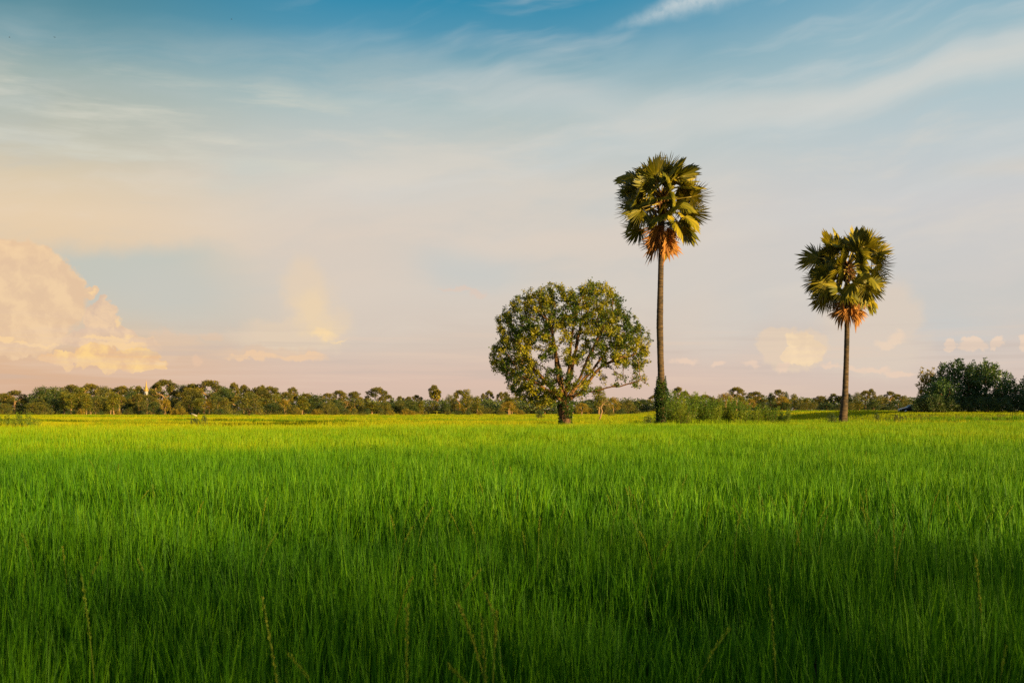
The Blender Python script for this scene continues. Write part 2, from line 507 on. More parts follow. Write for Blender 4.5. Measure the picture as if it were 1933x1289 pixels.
M['pale_bark'] = bark_mat('pale_bark', (0.17, 0.10, 0.05), (0.36, 0.21, 0.09), (3, 3, 0.8), 0.4)
M['tree_leaf'] = leaf_mat('mango_leaf', [(0.018, 0.042, 0.008), (0.052, 0.086, 0.008), (0.17, 0.165, 0.008), (0.33, 0.27, 0.010)], 0.22, 0.42, 0.22, patch=0.55)
M['thicket_leaf'] = leaf_mat('thicket_leaf', [(0.030, 0.062, 0.016), (0.050, 0.095, 0.018), (0.085, 0.125, 0.018)], 0.25, 0.4, 0.4, patch=0.5)
M['ivy'] = leaf_mat('creeper_leaf', [(0.024, 0.054, 0.010), (0.048, 0.088, 0.012), (0.10, 0.14, 0.012)], 0.25, 0.4, 0.4, patch=1.2)
M['leaf_umbrella'] = leaf_mat('umbrella_leaf', [(0.048, 0.052, 0.011), (0.105, 0.098, 0.013), (0.23, 0.170, 0.018)], 0.2, 0.6, 0.2, patch=0.35)
M['leaf_dark'] = leaf_mat('dark_leaf', [(0.026, 0.048, 0.012), (0.050, 0.080, 0.014), (0.12, 0.125, 0.016)], 0.2, 0.5, 0.3, patch=0.4)
M['leaf_slender'] = leaf_mat('slender_leaf', [(0.09, 0.105, 0.014), (0.16, 0.16, 0.014), (0.26, 0.20, 0.014)], 0.25, 0.5, 0.3, patch=0.5)
M['leaf_bushy'] = leaf_mat('bushy_leaf', [(0.05, 0.064, 0.012), (0.11, 0.11, 0.012), (0.25, 0.19, 0.013)], 0.2, 0.5, 0.3, patch=0.5)
M['leaf_golden'] = leaf_mat('golden_leaf', [(0.15, 0.12, 0.010), (0.25, 0.18, 0.011), (0.36, 0.22, 0.012)], 0.25, 0.5, 0.3, patch=0.6)  # golden tone stands in for sunlight on the leaves
M['leaf_feather'] = leaf_mat('feathery_leaf', [(0.07, 0.135, 0.010), (0.14, 0.20, 0.010), (0.26, 0.27, 0.011)], 0.3, 0.5, 0.3, patch=0.6)
M['banana'] = leaf_mat('banana_leaf', [(0.30, 0.30, 0.015), (0.45, 0.36, 0.02)], 0.35, 0.4, 0.4)
M['gold'] = plain_mat('gilded_plaster', (0.40, 0.24, 0.045), 0.55, 0.1)
M['white'] = plain_mat('whitewash', (0.34, 0.32, 0.31), 0.8)
M['dark_hole'] = plain_mat('niche_shadow', (0.08, 0.06, 0.05), 0.9)  # dark slabs stand in for the shade inside the niches
M['car'] = plain_mat('car_paint', (0.010, 0.011, 0.013), 0.35, 0.0, 0.4, 0.0, 0.2)
M['glass'] = plain_mat('car_glass', (0.010, 0.013, 0.015), 0.3, 0.0, 0.2, 0.0)
M['tyre'] = plain_mat('tyre_rubber', (0.015, 0.015, 0.015), 0.9)
M['chrome'] = plain_mat('chrome_trim', (0.6, 0.6, 0.6), 0.2, 1.0)
M['lamp'] = plain_mat('headlamp_glass', (0.5, 0.52, 0.55), 0.1, 0.0, 0.8)
M['plank'] = plain_mat('weathered_plank', (0.33, 0.28, 0.19), 0.8)
M['plank_dark'] = plain_mat('dark_plank', (0.06, 0.045, 0.03), 0.9)  # one dark tone for the second board and the props
M['feather'] = plain_mat('dark_plumage', (0.02, 0.018, 0.016), 0.7)

# ------------------------------------------------------------------ ground
m_, n = material('field_soil')
pos = n.node('ShaderNodeTexCoord').outputs['Object']
a = n.noise(pos, 0.9, 5, 0.6)
b_ = n.noise(n.v('MULTIPLY', pos, (0.02, 0.05, 0.05)), 1.0, 4, 0.5)
c = n.mix(n.ss(a, 0.35, 0.65), (0.030, 0.034, 0.010), (0.060, 0.058, 0.014))
far = n.mix(n.ss(b_, 0.35, 0.65), (0.16, 0.18, 0.008), (0.30, 0.24, 0.010))
py_ = n.sep(pos)[1]
c = n.mix(n.ss(py_, 84, 112), c, far)
b = n.node('ShaderNodeBsdfPrincipled')
n.put(b.inputs['Base Color'], c)
b.inputs['Roughness'].default_value = 0.95
b.inputs['Specular IOR Level'].default_value = 0.1
bp = n.node('ShaderNodeBump')
bp.inputs['Distance'].default_value = 0.25
n.put(bp.inputs['Height'], n.noise(pos, 3.0, 4, 0.7))
n.put(b.inputs['Normal'], bp.outputs[0])
out(n, b.outputs[0])
M['soil'] = m_
gx = np.unique(np.concatenate([[-4500, -2500, -1200, -600, -350, -220, -160], np.arange(-120, 121, 3.0), [160, 220, 350, 600, 1200, 2500, 4500]]))
gy = np.unique(np.concatenate([[-3000, -1500, -700, -300, -120, -50], np.arange(-20, 66, 4.0), np.arange(66, 130, 0.8), np.arange(130, 260, 3.0), [300, 360, 450, 600, 900, 1500, 2500, 4500, 6500]]))
GX, GY = np.meshgrid(gx, gy)
GZ = height(GX, GY)
nx, ny = len(gx), len(gy)
ii = np.arange(nx * ny).reshape(ny, nx)
fq = np.stack([ii[:-1, :-1], ii[:-1, 1:], ii[1:, 1:], ii[1:, :-1]], -1).reshape(-1, 4)
tag(obj('ground', mesh_np('ground', np.stack([GX, GY, GZ], -1), [fq], M['soil'], True)), kind='structure')

# ------------------------------------------------------------------ rice and meadow: blades scattered as instances, one object each
def tuft(rng, nb, nseg, h, w, spread, lean, curl):
    V, Fq, Ft = [], [], []
    k = 0
    for i in range(nb):
        a0 = rng.uniform(0, 2 * math.pi)
        r0 = spread * math.sqrt(rng.uniform())
        p = np.array([r0 * math.cos(a0), r0 * math.sin(a0), 0.0])
        H = h * rng.uniform(0.62, 1.0)
        W = w * rng.uniform(0.7, 1.25)
        da = a0 + rng.normal(0, 0.9)
        dirv = np.array([math.cos(da), math.sin(da), 0])
        ln = abs(rng.normal(0, lean))
        cu = max(0.0, rng.normal(curl, curl * 0.8))
        fa = rng.uniform(0, math.pi)
        side = np.array([math.cos(fa), math.sin(fa), 0])
        for s in range(nseg + 1):
            t = s / nseg
            c_ = p + dirv * H * (ln * t + cu * t ** 3) + np.array([0, 0, H * (t - 0.25 * cu * t ** 3)])
            ww = W * (1 - t ** 2.2) * (0.55 + 0.9 * t if t < 0.5 else 1.0)
            if s < nseg:
                V += [c_ - side * ww / 2, c_ + side * ww / 2]
            else:
                V += [c_]
        for s in range(nseg - 1):
            Fq.append((k + 2 * s, k + 2 * s + 1, k + 2 * s + 3, k + 2 * s + 2))
        Ft.append((k + 2 * nseg - 2, k + 2 * nseg - 1, k + 2 * nseg))
        k += 2 * nseg + 1
    return np.array(V), [np.array(Fq).reshape(-1, 4), np.array(Ft)]
def seed_stalk(rng, h, head, nsp, bend):
    """a stem with a narrow head of spikelets"""
    b = MB()
    a = rng.uniform(0, 6.28)
    dv = np.array([math.cos(a), math.sin(a), 0])
    ts = np.linspace(0, 1, 8)
    pts = np.array([dv * h * bend * t ** 3 + np.array([0, 0, h * (t - 0.3 * bend * t ** 3)]) for t in ts])
    b.tube(pts, np.linspace(0.0035, 0.0012, 8), 3, False)
    for i in range(nsp):
        t = 1 - head / h * rng.uniform()
        c_ = dv * h * bend * t ** 3 + np.array([0, 0, h * (t - 0.3 * bend * t ** 3)])
        q = rng.uniform(0, 6.28)
        o_ = np.array([math.cos(q), math.sin(q), 0]) * rng.uniform(0.001, 0.007)
        u_ = unit(np.array([o_[0] * 30, o_[1] * 30, 1.0]))
        s_ = unit(np.cross(u_, rng.normal(size=3)))
        L_, W_ = rng.uniform(0.012, 0.020), rng.uniform(0.0024, 0.0038)
        b.add([c_ + o_, c_ + o_ + u_ * L_ * .5 + s_ * W_, c_ + o_ + u_ * L_, c_ + o_ + u_ * L_ * .5 - s_ * W_], [(0, 1, 2, 3)])
    return b
def scatter(name, protos, pts, rot, scl, idx, tint):
    coll = bpy.data.collections.new(name + '_blades')
    for i, (me) in enumerate(protos):
        coll.objects.link(bpy.data.objects.new('%s_blade_%02d' % (name, i), me))
    me = bpy.data.meshes.new(name)
    me.vertices.add(len(pts))
    me.vertices.foreach_set('co', np.asarray(pts, np.float32).ravel())
    for nm, tp, arr in (('rot', 'FLOAT_VECTOR', rot), ('scl', 'FLOAT_VECTOR', scl)):
        me.attributes.new(nm, tp, 'POINT').data.foreach_set('vector', np.asarray(arr, np.float32).ravel())
    me.attributes.new('idx', 'INT', 'POINT').data.foreach_set('value', np.asarray(idx, np.int32))
    me.attributes.new('tint', 'FLOAT', 'POINT').data.foreach_set('value', np.asarray(tint, np.float32))
    o = obj(name, me)
    ng = bpy.data.node_groups.new(name, 'GeometryNodeTree')
    ng.interface.new_socket('Geometry', in_out='INPUT', socket_type='NodeSocketGeometry')
    ng.interface.new_socket('Geometry', in_out='OUTPUT', socket_type='NodeSocketGeometry')
    N = ng.nodes
    gi, go = N.new('NodeGroupInput'), N.new('NodeGroupOutput')
    ip = N.new('GeometryNodeInstanceOnPoints')
    ci = N.new('GeometryNodeCollectionInfo')
    ci.inputs['Collection'].default_value = coll
    ci.inputs['Separate Children'].default_value = True
    ci.inputs['Reset Children'].default_value = True
    ip.inputs['Pick Instance'].default_value = True
    ng.links.new(gi.outputs[0], ip.inputs['Points'])
    ng.links.new(ci.outputs[0], ip.inputs['Instance'])
    for nm, tp, sk_ in (('idx', 'INT', 'Instance Index'), ('rot', 'FLOAT_VECTOR', 'Rotation'), ('scl', 'FLOAT_VECTOR', 'Scale')):
        na = N.new('GeometryNodeInputNamedAttribute')
        na.data_type = tp
        na.inputs['Name'].default_value = nm
        ng.links.new(na.outputs['Attribute'], ip.inputs[sk_])
    ng.links.new(ip.outputs[0], go.inputs[0])
    md = o.modifiers.new('scatter', 'NODES')
    md.node_group = ng
    return o

rng = np.random.default_rng(11)
def wedge(y0, y1, dens, margin):
    """random points of the view wedge between two depths"""
    A = 0.475 * (y1 * y1 - y0 * y0) + 2 * margin * (y1 - y0)
    nn = int(A * dens)
    y = np.sqrt(rng.uniform(y0 * y0, y1 * y1, nn))
    x = rng.uniform(-1, 1, nn) * (0.475 * y + margin)
    return x, y
protos = []
NEAR = range(0, 6)
for i in NEAR:
    protos.append(mesh_np('rice_near', *tuft(rng, 13, 5, 0.86, 0.0105, 0.075, 0.055, 0.06), M['rice']))
MID = range(6, 11)
for i in MID:
    protos.append(mesh_np('rice_mid', *tuft(rng, 10, 3, 0.88, 0.016, 0.11, 0.06, 0.06), M['rice']))
FAR = range(11, 15)
for i in FAR:
    protos.append(mesh_np('rice_far', *tuft(rng, 12, 2, 0.88, 0.024, 0.20, 0.07, 0.06), M['rice']))
SEED = range(15, 20)
for i in SEED:
    protos.append(seed_stalk(rng, rng.uniform(0.92, 1.06), rng.uniform(0.14, 0.26), 64, rng.uniform(0.02, 0.22)).mesh('rice_seed', M['seed']))
xs, ys, ids = [], [], []
for (y0, y1, dens, mg, rg) in ((0.9, 11, 46, 1.6, NEAR), (11, 36, 30, 3.0, MID), (36, 118, 13, 4.0, FAR), (2.2, 14, 1.1, 1, SEED), (14, 30, 0.25, 1, SEED)):
    x, y = wedge(y0, y1, dens, mg)
    if rg is SEED:
        k = vnoise(x * 0.5, y * 0.5, 21) > 0.42
        x, y = x[k], y[k]
    xs.append(x); ys.append(y); ids.append(rng.integers(rg[0], rg[-1] + 1, len(x)))
x, y, idx = np.concatenate(xs), np.concatenate(ys), np.concatenate(ids)
keep = y < edge_y(x) - 1.2 + 1.6 * (vnoise(x * 0.7, y * 0.7, 3) - 0.5)
x, y, idx = x[keep], y[keep], idx[keep]
big = vnoise(x * 0.16 + 9, y * 0.10 + 3, 1)
mid_ = vnoise(x * 0.9 + 5, y * 0.5 + 8, 2)
small = vnoise(x * 3.1, y * 2.2, 4)
hs = 0.80 + 0.20 * big + 0.24 * (mid_ - 0.5) + 0.28 * (small - 0.5)
rift = np.exp(-(((y - 6.9 - 0.25 * np.sin(x * 1.3)) / 0.55) ** 2)) * smooth(x, -0.9, 0.4) * (1 - smooth(x, 1.6, 2.6))
hs = hs * (1 - 0.35 * rift)
stripe = np.exp(-((y - 38 - 0.25 * x) / 4.0) ** 2) * smooth(-x, 3, 8) + np.exp(-((y - edge_y(x) + 7) / 7.0) ** 2)
tint = np.clip(0.02 + 0.24 * vnoise(x * 0.09, y * 0.05, 7) + 0.25 * (mid_ - 0.3) + 0.30 * smooth(y, 12, 50) + 0.14 * stripe, 0, 1)  # rice yellows with depth: the sunlit zone is put into the tint
rot = np.stack([rng.normal(0, 0.05, len(x)), rng.normal(0, 0.05, len(x)), rng.uniform(0, 6.28, len(x))], 1)
scl = np.stack([np.ones(len(x)), np.ones(len(x)), hs], 1)
scl[:, :2] *= rng.uniform(0.85, 1.2, len(x))[:, None]
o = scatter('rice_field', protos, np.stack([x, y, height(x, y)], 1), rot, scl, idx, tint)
tag(o, 'dense knee-high green rice filling the paddy up to the bund', kind='stuff')

protos = [mesh_np('meadow_tuft', *tuft(rng, 16, 2, 0.42, 0.035, 0.5, 0.15, 0.15), M['meadow']) for _ in range(5)]
xs, ys = [], []
for (y0, y1, dens, mg) in ((70, 135, 3.2, 8), (135, 220, 1.1, 12), (220, 430, 0.35, 20)):
    x, y = wedge(y0, y1, dens, mg)
    xs.append(x); ys.append(y)
x, y = np.concatenate(xs), np.concatenate(ys)
keep = y > edge_y(x) - 1.4
x, y = x[keep], y[keep]
nz = vnoise(x * 0.05, y * 0.06, 9)
sz = np.where(y > 220, 2.3, np.where(y > 135, 1.45, 1.0))
hs = (0.75 + 0.5 * vnoise(x * 0.3, y * 0.2, 12)) * np.where(y > 135, 0.9, 1.0) * (1 + 0.7 * np.exp(-((y - edge_y(x)) / 2.0) ** 2))
tint = np.clip(0.12 + 0.6 * nz + 0.7 * vnoise(x * 0.03, y * 0.09, 15) - 0.2 * (vnoise(x * 0.4, y * 0.3, 16) - 0.5), 0, 1)
for (c0, sl, wd) in ((122, 0.25, 1.2), (146, -0.12, 1.4), (178, 0.2, 2.0), (222, -0.1, 2.6), (285, 0.15, 3.5)):
    bund = np.exp(-((y - c0 - sl * x - 2 * np.sin(x * 0.06)) / wd) ** 2)
    tint = np.clip(tint - 0.6 * bund, 0, 1)
    hs = hs * (1 + 0.8 * bund)
rot = np.stack([rng.normal(0, 0.05, len(x)), rng.normal(0, 0.05, len(x)), rng.uniform(0, 6.28, len(x))], 1)
o = scatter('meadow_grass', protos, np.stack([x, y, height(x, y)], 1), rot, np.stack([sz, sz, hs], 1), rng.integers(0, 5, len(x)), tint)
tag(o, 'short yellow-green grass of the open field beyond the bund', kind='stuff')

# ------------------------------------------------------------------ branching growth (space colonisation), tubes and leaves
def grow(seeds, attr, step, infl, kill, iters, rng, lift=0.0, wob=0.15):
    """seeds: [(point, parent index or -1)]; returns node points and parents"""
    pos = [np.array(p, float) for p, _ in seeds]
    par = [q for _, q in seeds]
    A = np.asarray(attr, float)
    Pn = np.array(pos)
    D = np.linalg.norm(A[:, None] - Pn[None], axis=2)
    near = D.argmin(1)
    dist = D.min(1)
    alive = np.ones(len(A), bool)
    for _ in range(iters):
        act = alive & (dist < infl)
        if not act.any():
            if not alive.any(): break
            act = alive & (dist < dist[alive].min() * 1.15 + 1e-6)
        ids_ = near[act]
        u_ = np.unique(ids_)
        acc = np.zeros((len(pos), 3))
        Pa = np.array(pos)
        np.add.at(acc, ids_, unit(A[act] - Pa[ids_]))
        new = []
        for k in u_:
            dv = unit(acc[k] + rng.normal(0, wob, 3) + np.array([0, 0, lift]))
            q = pos[k] + dv * step
            new.append((q, k))
        nb = len(pos)
        if not new: break
        Q = np.array([q for q, _ in new])
        dd = np.linalg.norm(Q[:, None] - Pa[None], axis=2).min(1) if len(Pa) < 20000 else np.ones(len(Q))
        ok = dd > step * 0.35
        if not ok.any():
            alive &= ~act
            continue
        for (q, k), f in zip(new, ok):
            if f:
                pos.append(q); par.append(int(k))
        Q = np.array(pos[nb:])
        D = np.linalg.norm(A[:, None] - Q[None], axis=2)
        m2 = D.min(1)
        better = m2 < dist
        near[better] = D.argmin(1)[better] + nb
        dist = np.minimum(dist, m2)
        alive &= dist > kill
    return np.array(pos), par
def radii(pos, par, tip, base, p=2.2):
    nn = len(pos)
    r = np.zeros(nn)
    kids = [0] * nn
    for i in range(nn):
        if par[i] >= 0: kids[par[i]] += 1
    for i in range(nn - 1, -1, -1):
        if kids[i] == 0: r[i] = max(r[i], tip ** p)
        if par[i] >= 0: r[par[i]] += r[i]
    r = r ** (1 / p)
    mxr = r[0]
    f = (math.log(base / tip) / math.log(mxr / tip)) if mxr > tip * 1.01 else 1
    return tip * (r / tip) ** f, kids
def branches(pos, par, r, mb, rmin, big=8, start=(0, None)):
    nn = len(pos)
    ch = [[] for _ in range(nn)]
    for i in range(nn):
        if par[i] >= 0: ch[par[i]].append(i)
    st = [start]
    while st:
        i, frm = st.pop()
        chain = [i] if frm is None else [frm, i]
        rr = [r[i]] if frm is None else [min(r[frm], r[i] * 1.25), r[i]]
        while ch[i]:
            c_ = sorted(ch[i], key=lambda k: -r[k])
            for k in c_[1:]:
                if r[k] >= rmin: st.append((k, i))
            i = c_[0]
            if r[i] < rmin: break
            chain.append(i); rr.append(r[i])
        if len(chain) > 1:
            mb.tube(pos[chain], rr, big if rr[0] > 0.12 else (5 if rr[0] > 0.04 else 3), False)
def leaf_quads(c, d, L, W, rng, fold=0.15):
    nn = len(c)
    s = unit(np.cross(d, rng.normal(size=(nn, 3))))
    nrm = np.cross(d, s)
    L = np.asarray(L).reshape(-1, 1); W = np.asarray(W).reshape(-1, 1)
    V = np.stack([c, c + d * L * .45 + s * W / 2 + nrm * W * fold, c + d * L, c + d * L * .45 - s * W / 2 + nrm * W * fold], 1).reshape(-1, 3)
    return V, np.arange(nn * 4).reshape(-1, 4)
def rosettes(tips, dirs, k, L, rng, droop=0.35, jit=0.0, ratio=0.42):
    c = np.repeat(tips, k, 0)
    dd = np.repeat(dirs, k, 0)
    nn = len(c)
    d_ = unit(dd * 0.5 + rng.normal(size=(nn, 3)) * 0.8 + np.array([0, 0, -droop]))
    if jit: c = c + rng.normal(size=(nn, 3)) * jit
    LL = L * rng.uniform(0.65, 1.25, nn)
    return leaf_quads(c, d_, LL, LL * ratio * rng.uniform(0.8, 1.2, nn), rng)

# ------------------------------------------------------------------ the wide leafy tree on the bund
rng = np.random.default_rng(5)
TY = 88.0
tb = foot(1067, TY)
k = TY / F
lobes = [(1000, 598, 55), (963, 672, 44), (1052, 578, 46), (1128, 572, 47), (1100, 600, 50), (1012, 568, 26), (968, 615, 38), (1170, 622, 40), (1193, 672, 36), (1140, 640, 48),
         (1075, 640, 55), (1010, 650, 50), (985, 705, 38), (1018, 722, 36), (1052, 722, 30), (1155, 585, 30), (940, 690, 18), (1205, 705, 22), (1165, 660, 40), (1200, 640, 26), (1085, 700, 40), (1030, 742, 26), (1000, 742, 18), (1060, 728, 26), (1092, 735, 16), (1110, 555, 24), (1040, 555, 22), (1150, 700, 20), (1212, 735, 17), (1204, 715, 18), (1150, 715, 26), (985, 733, 24), (1015, 750, 20), (1042, 753, 18), (1096, 748, 14), (945, 665, 24)]
def lobe_pts(nn):
    out_ = []
    ws = np.array([l[2] ** 2 for l in lobes], float)
    ws /= ws.sum()
    while len(out_) < nn:
        l = lobes[rng.choice(len(lobes), p=ws)]
        q = rng.normal(size=3)
        q = q / np.linalg.norm(q) * l[2] * 0.93 * rng.uniform(0.35, 1.0) ** (1 / 3)
        px, py = l[0] + q[0], l[1] + q[2]
        X = (px - 1067) * k
        Z = EYE + (HY - py) * k
        w_ = 1 - ((X - 0.4) / 7.0) ** 2 - ((Z - 6.8) / 6.0) ** 2
        if w_ < 0.02: continue
        half = 5.4 * math.sqrt(w_)
        ysg = rng.uniform(-1, 1)
        core = ((X - 0.6) / 3.6) ** 2 + ((Z - 5.6) / 3.4) ** 2 + (ysg * half / 3.6) ** 2
        if core < 1 and rng.uniform() < 0.8: continue
        if px > 1120 and py > 690 and px < 1185 and rng.uniform() < 0.8: continue
        if abs(px - 1087) < 5 and py < 549: continue
        out_.append((X, ysg * half * rng.uniform(0.6, 1.0) ** 0.5, Z))
    return np.array(out_)
att = lobe_pts(3800)
seeds, names_ = [], {}
def limb(pts, start):
    """seed nodes along a limb; returns the index of its last node"""
    cur = start
    p0 = np.array(seeds[start][0]) if start >= 0 else None
    for p in pts:
        p = np.array(p, float)
        if p0 is None:
            seeds.append((p, -1)); cur = len(seeds) - 1
        else:
            nn = max(1, int(np.linalg.norm(p - p0) / 0.35))
            for s in range(1, nn + 1):
                q = p0 + (p - p0) * s / nn + (rng.normal(0, 0.035, 3) if s < nn else 0)
                seeds.append((q, cur)); cur = len(seeds) - 1
        p0 = p
    return cur
def q3(px, py, dy=0.0):
    return ((px - 1067) * k, dy, EYE + (HY - py) * k)
limb([(0, 0, -0.3 - tb.z)], -1)
tr0 = limb([q3(1066, 790), q3(1064, 775), q3(1066, 764)], 0)
l1 = limb([q3(1078, 750, -0.3), q3(1094, 742, -0.5), q3(1108, 728, -0.7), q3(1122, 705, -0.8), q3(1140, 688, -0.8), q3(1170, 676, -0.7), q3(1205, 668, -0.5)], tr0)
l1b = limb([q3(1120, 740, -1.0), q3(1142, 733, -1.4), q3(1165, 731, -1.6), q3(1188, 724, -1.8), q3(1204, 718, -2.0), q3(1214, 726, -2.0)], limb([q3(1100, 738, -0.7)], tr0))
for (pts) in ([q3(1060, 740, -0.5), q3(1052, 710, -0.9), q3(1048, 670, -1.2), q3(1040, 620, -1.0)], [q3(1072, 735, 0.5), q3(1080, 700, 0.9), q3(1090, 650, 1.2), q3(1100, 605, 1.2)],
              [q3(1052, 745, 0.3), q3(1030, 720, 0.8), q3(1005, 690, 1.2), q3(985, 660, 1.2)], [q3(1068, 735, -0.7), q3(1072, 700, -1.2), q3(1076, 650, -1.4), q3(1082, 610, -1.5)],
              [q3(1080, 738, -0.2), q3(1096, 710, -0.6), q3(1112, 670, -1.0), q3(1130, 630, -1.2)], [q3(1050, 748, -0.8), q3(1020, 730, -1.6), q3(985, 712, -2.0)],
              [q3(1064, 738, 1.0), q3(1060, 700, 2.2), q3(1050, 650, 3.0)], [q3(1086, 735, 0.8), q3(1120, 700, 1.8), q3(1150, 660, 2.4)]):
    limb(pts, tr0)
pos_, par_ = grow(seeds, att, 0.22, 2.4, 0.36, 80, rng, 0.05)
rad_, kids_ = radii(pos_, par_, 0.011, 0.40, 2.15)
for i in range(4):
    rad_[i] *= (1.25, 1.15, 1.05, 1.0)[i]
root = tag(empty('leafy_tree', (tb.x, tb.y, tb.z)), 'wide dome-crowned leafy tree with short dark trunk standing beside the tall palm', 'tree')
mb = MB()
mb.tube(pos_[:tr0 + 1], rad_[:tr0 + 1], 14, True)
obj('trunk', mb.mesh('leafy_tree_trunk', M['bark'], True), root)
first = [i for i in range(tr0 + 1, len(par_)) if par_[i] <= tr0]
for i in first:
    mb = MB()
    branches(pos_, par_, rad_, mb, 0.0, 9, start=(i, par_[i]))
    if mb.n: obj('limb', mb.mesh('leafy_tree_limb', M['sun_tinted_bark'], True), root)
tipmask = np.array([r < 0.026 for r in rad_])
tips = pos_[tipmask]
dirs = unit(pos_[tipmask] - pos_[[max(0, p) for p in np.array(par_)[tipmask]]])
sparse = (tips[:, 0] > 2.0) & (tips[:, 2] < 5.2)
drop = sparse & (rng.uniform(size=len(tips)) < 0.6)
cx_ = ((tips[:, 0] - 0.6) / 3.4) ** 2 + ((tips[:, 2] - 5.4) / 3.2) ** 2 + (tips[:, 1] / 3.4) ** 2
drop |= (cx_ < 1) & (rng.uniform(size=len(tips)) < 0.42)
tips, dirs = tips[~drop], dirs[~drop]
V, Fc = rosettes(tips, dirs, 17, 0.19, rng, 0.4, 0.10, 0.48)
obj('crown', mesh_np('leafy_tree_crown', V, [Fc], M['tree_leaf']), root)
print('leafy tree nodes', len(pos_), 'leaves', len(Fc))
# creeper leaves clinging to its short trunk
rng = np.random.default_rng(32)
root = tag(empty('creeper', (tb.x, tb.y, tb.z)), 'dark creeper clinging to the short trunk of the wide leafy tree', 'creeper')
b = MB()
for i in range(7):
    a_ = rng.uniform(0, 6.28)
    zz = np.linspace(0, rng.uniform(1.6, 2.6), 10)
    aa = a_ + 0.4 * np.sin(zz * 1.3 + i)
    b.tube(np.stack([0.48 * np.cos(aa), 0.48 * np.sin(aa), zz], 1), 0.016, 4, True)
obj('vine', b.mesh('creeper_vine', M['bark'], True), root)
zz = rng.uniform(0.5, 2.9, 2600)
aa = rng.uniform(0, 6.28, len(zz))
keep = vnoise(aa * 1.6, zz * 1.4, 8) > 0.46
zz, aa = zz[keep], aa[keep]
ro = 0.42 + 0.10 * rng.uniform(size=len(zz)) + 0.06 * zz * rng.uniform(size=len(zz))
cc = np.stack([ro * np.cos(aa), ro * np.sin(aa), zz], 1)
LL = rng.uniform(0.09, 0.17, len(aa))
V, Fc = leaf_quads(cc, unit(np.stack([np.cos(aa), np.sin(aa), -0.8 + 0 * aa], 1) + rng.normal(0, 0.5, (len(aa), 3))), LL, LL * 0.7, rng)
obj('foliage', mesh_np('creeper_foliage', V, [Fc], M['ivy']), root)

# ------------------------------------------------------------------ sugar palms
def fan(rng, R0, spread, nseg, fold, droop, ragged=0.12, cup=0.22):
    """a fan blade from its hinge at the origin along +X"""
    b = MB()
    dth = 2 * spread / nseg
    def pt(r, th, z):
        x, y = r * math.cos(th), r * math.sin(th)
        return np.array([x, y, z + cup * abs(y) - droop * (r / R0) ** 2 * R0 * (0.6 + 0.4 * abs(th) / spread)])
    for i in range(nseg):
        th = -spread + (i + 0.5) * dth
        Rs = R0 * (1 - 0.22 * (abs(th) / spread) ** 2) * (1 + rng.normal(0, ragged * 0.5))
        h2 = dth / 2
        f = fold * dth * R0
        rm, r8 = R0 * rng.uniform(0.26, 0.36), Rs * 0.70
        dd = droop * 0.5 * rng.uniform(0, 1.4) * R0
        sw = rng.normal(0, dth * 0.35)
        rows = []
        for (r, wfrac, zz, dth_) in ((R0 * 0.04, 1.0, 0, 0), (rm, 1.0, 0, 0), (r8, 0.80 * rm / r8, -dd * 0.35, sw * 0.6)):
            z_r = f * (r / R0)
            rows.append([pt(r, th + dth_ - h2 * wfrac, zz - z_r * .5), pt(r, th + dth_, zz + z_r * .5), pt(r, th + dth_ + h2 * wfrac, zz - z_r * .5)])
        tip = pt(Rs, th + sw, -dd)
        v = [p for row in rows for p in row] + [tip]
        fc = []
        for j in range(2):
            for q in range(2):
                fc.append((j * 3 + q, (j + 1) * 3 + q, (j + 1) * 3 + q + 1, j * 3 + q + 1))
        fc += [(6, 9, 7), (7, 9, 8)]
        b.add(v, fc)
    return b
rng = np.random.default_rng(23)
PET = 2.1
fan_me = [fan(rng, 1.72, R(rng.uniform(108, 130)), 36, 1.6, rng.uniform(0.02, 0.16), 0.2, cup=rng.uniform(-0.05, 0.3)).mesh('palm_fan', M['palm']) for _ in range(10)]
dead_me = [fan(rng, 1.7, R(62), 18, 1.0, rng.uniform(0.05, 0.3), 0.3, cup=0.8).mesh('dead_palm_fan', M['dead']) for _ in range(4)]
pt_me = []
for i in range(3):
    b = MB()
    ts = np.linspace(0, 1, 6)
    b.tube(np.stack([ts * PET, 0 * ts, 0.16 * np.sin(ts * 3.1) * (1, 0.5, -0.4)[i]], 1), np.linspace(0.075, 0.03, 6), 5, True)
    b.tube(np.array([[PET, 0, 0], [PET + 0.5, 0, -0.01]]), [0.03, 0.012], 4, False)
    pt_me.append(b.mesh('palm_petiole', M['petiole'], True))
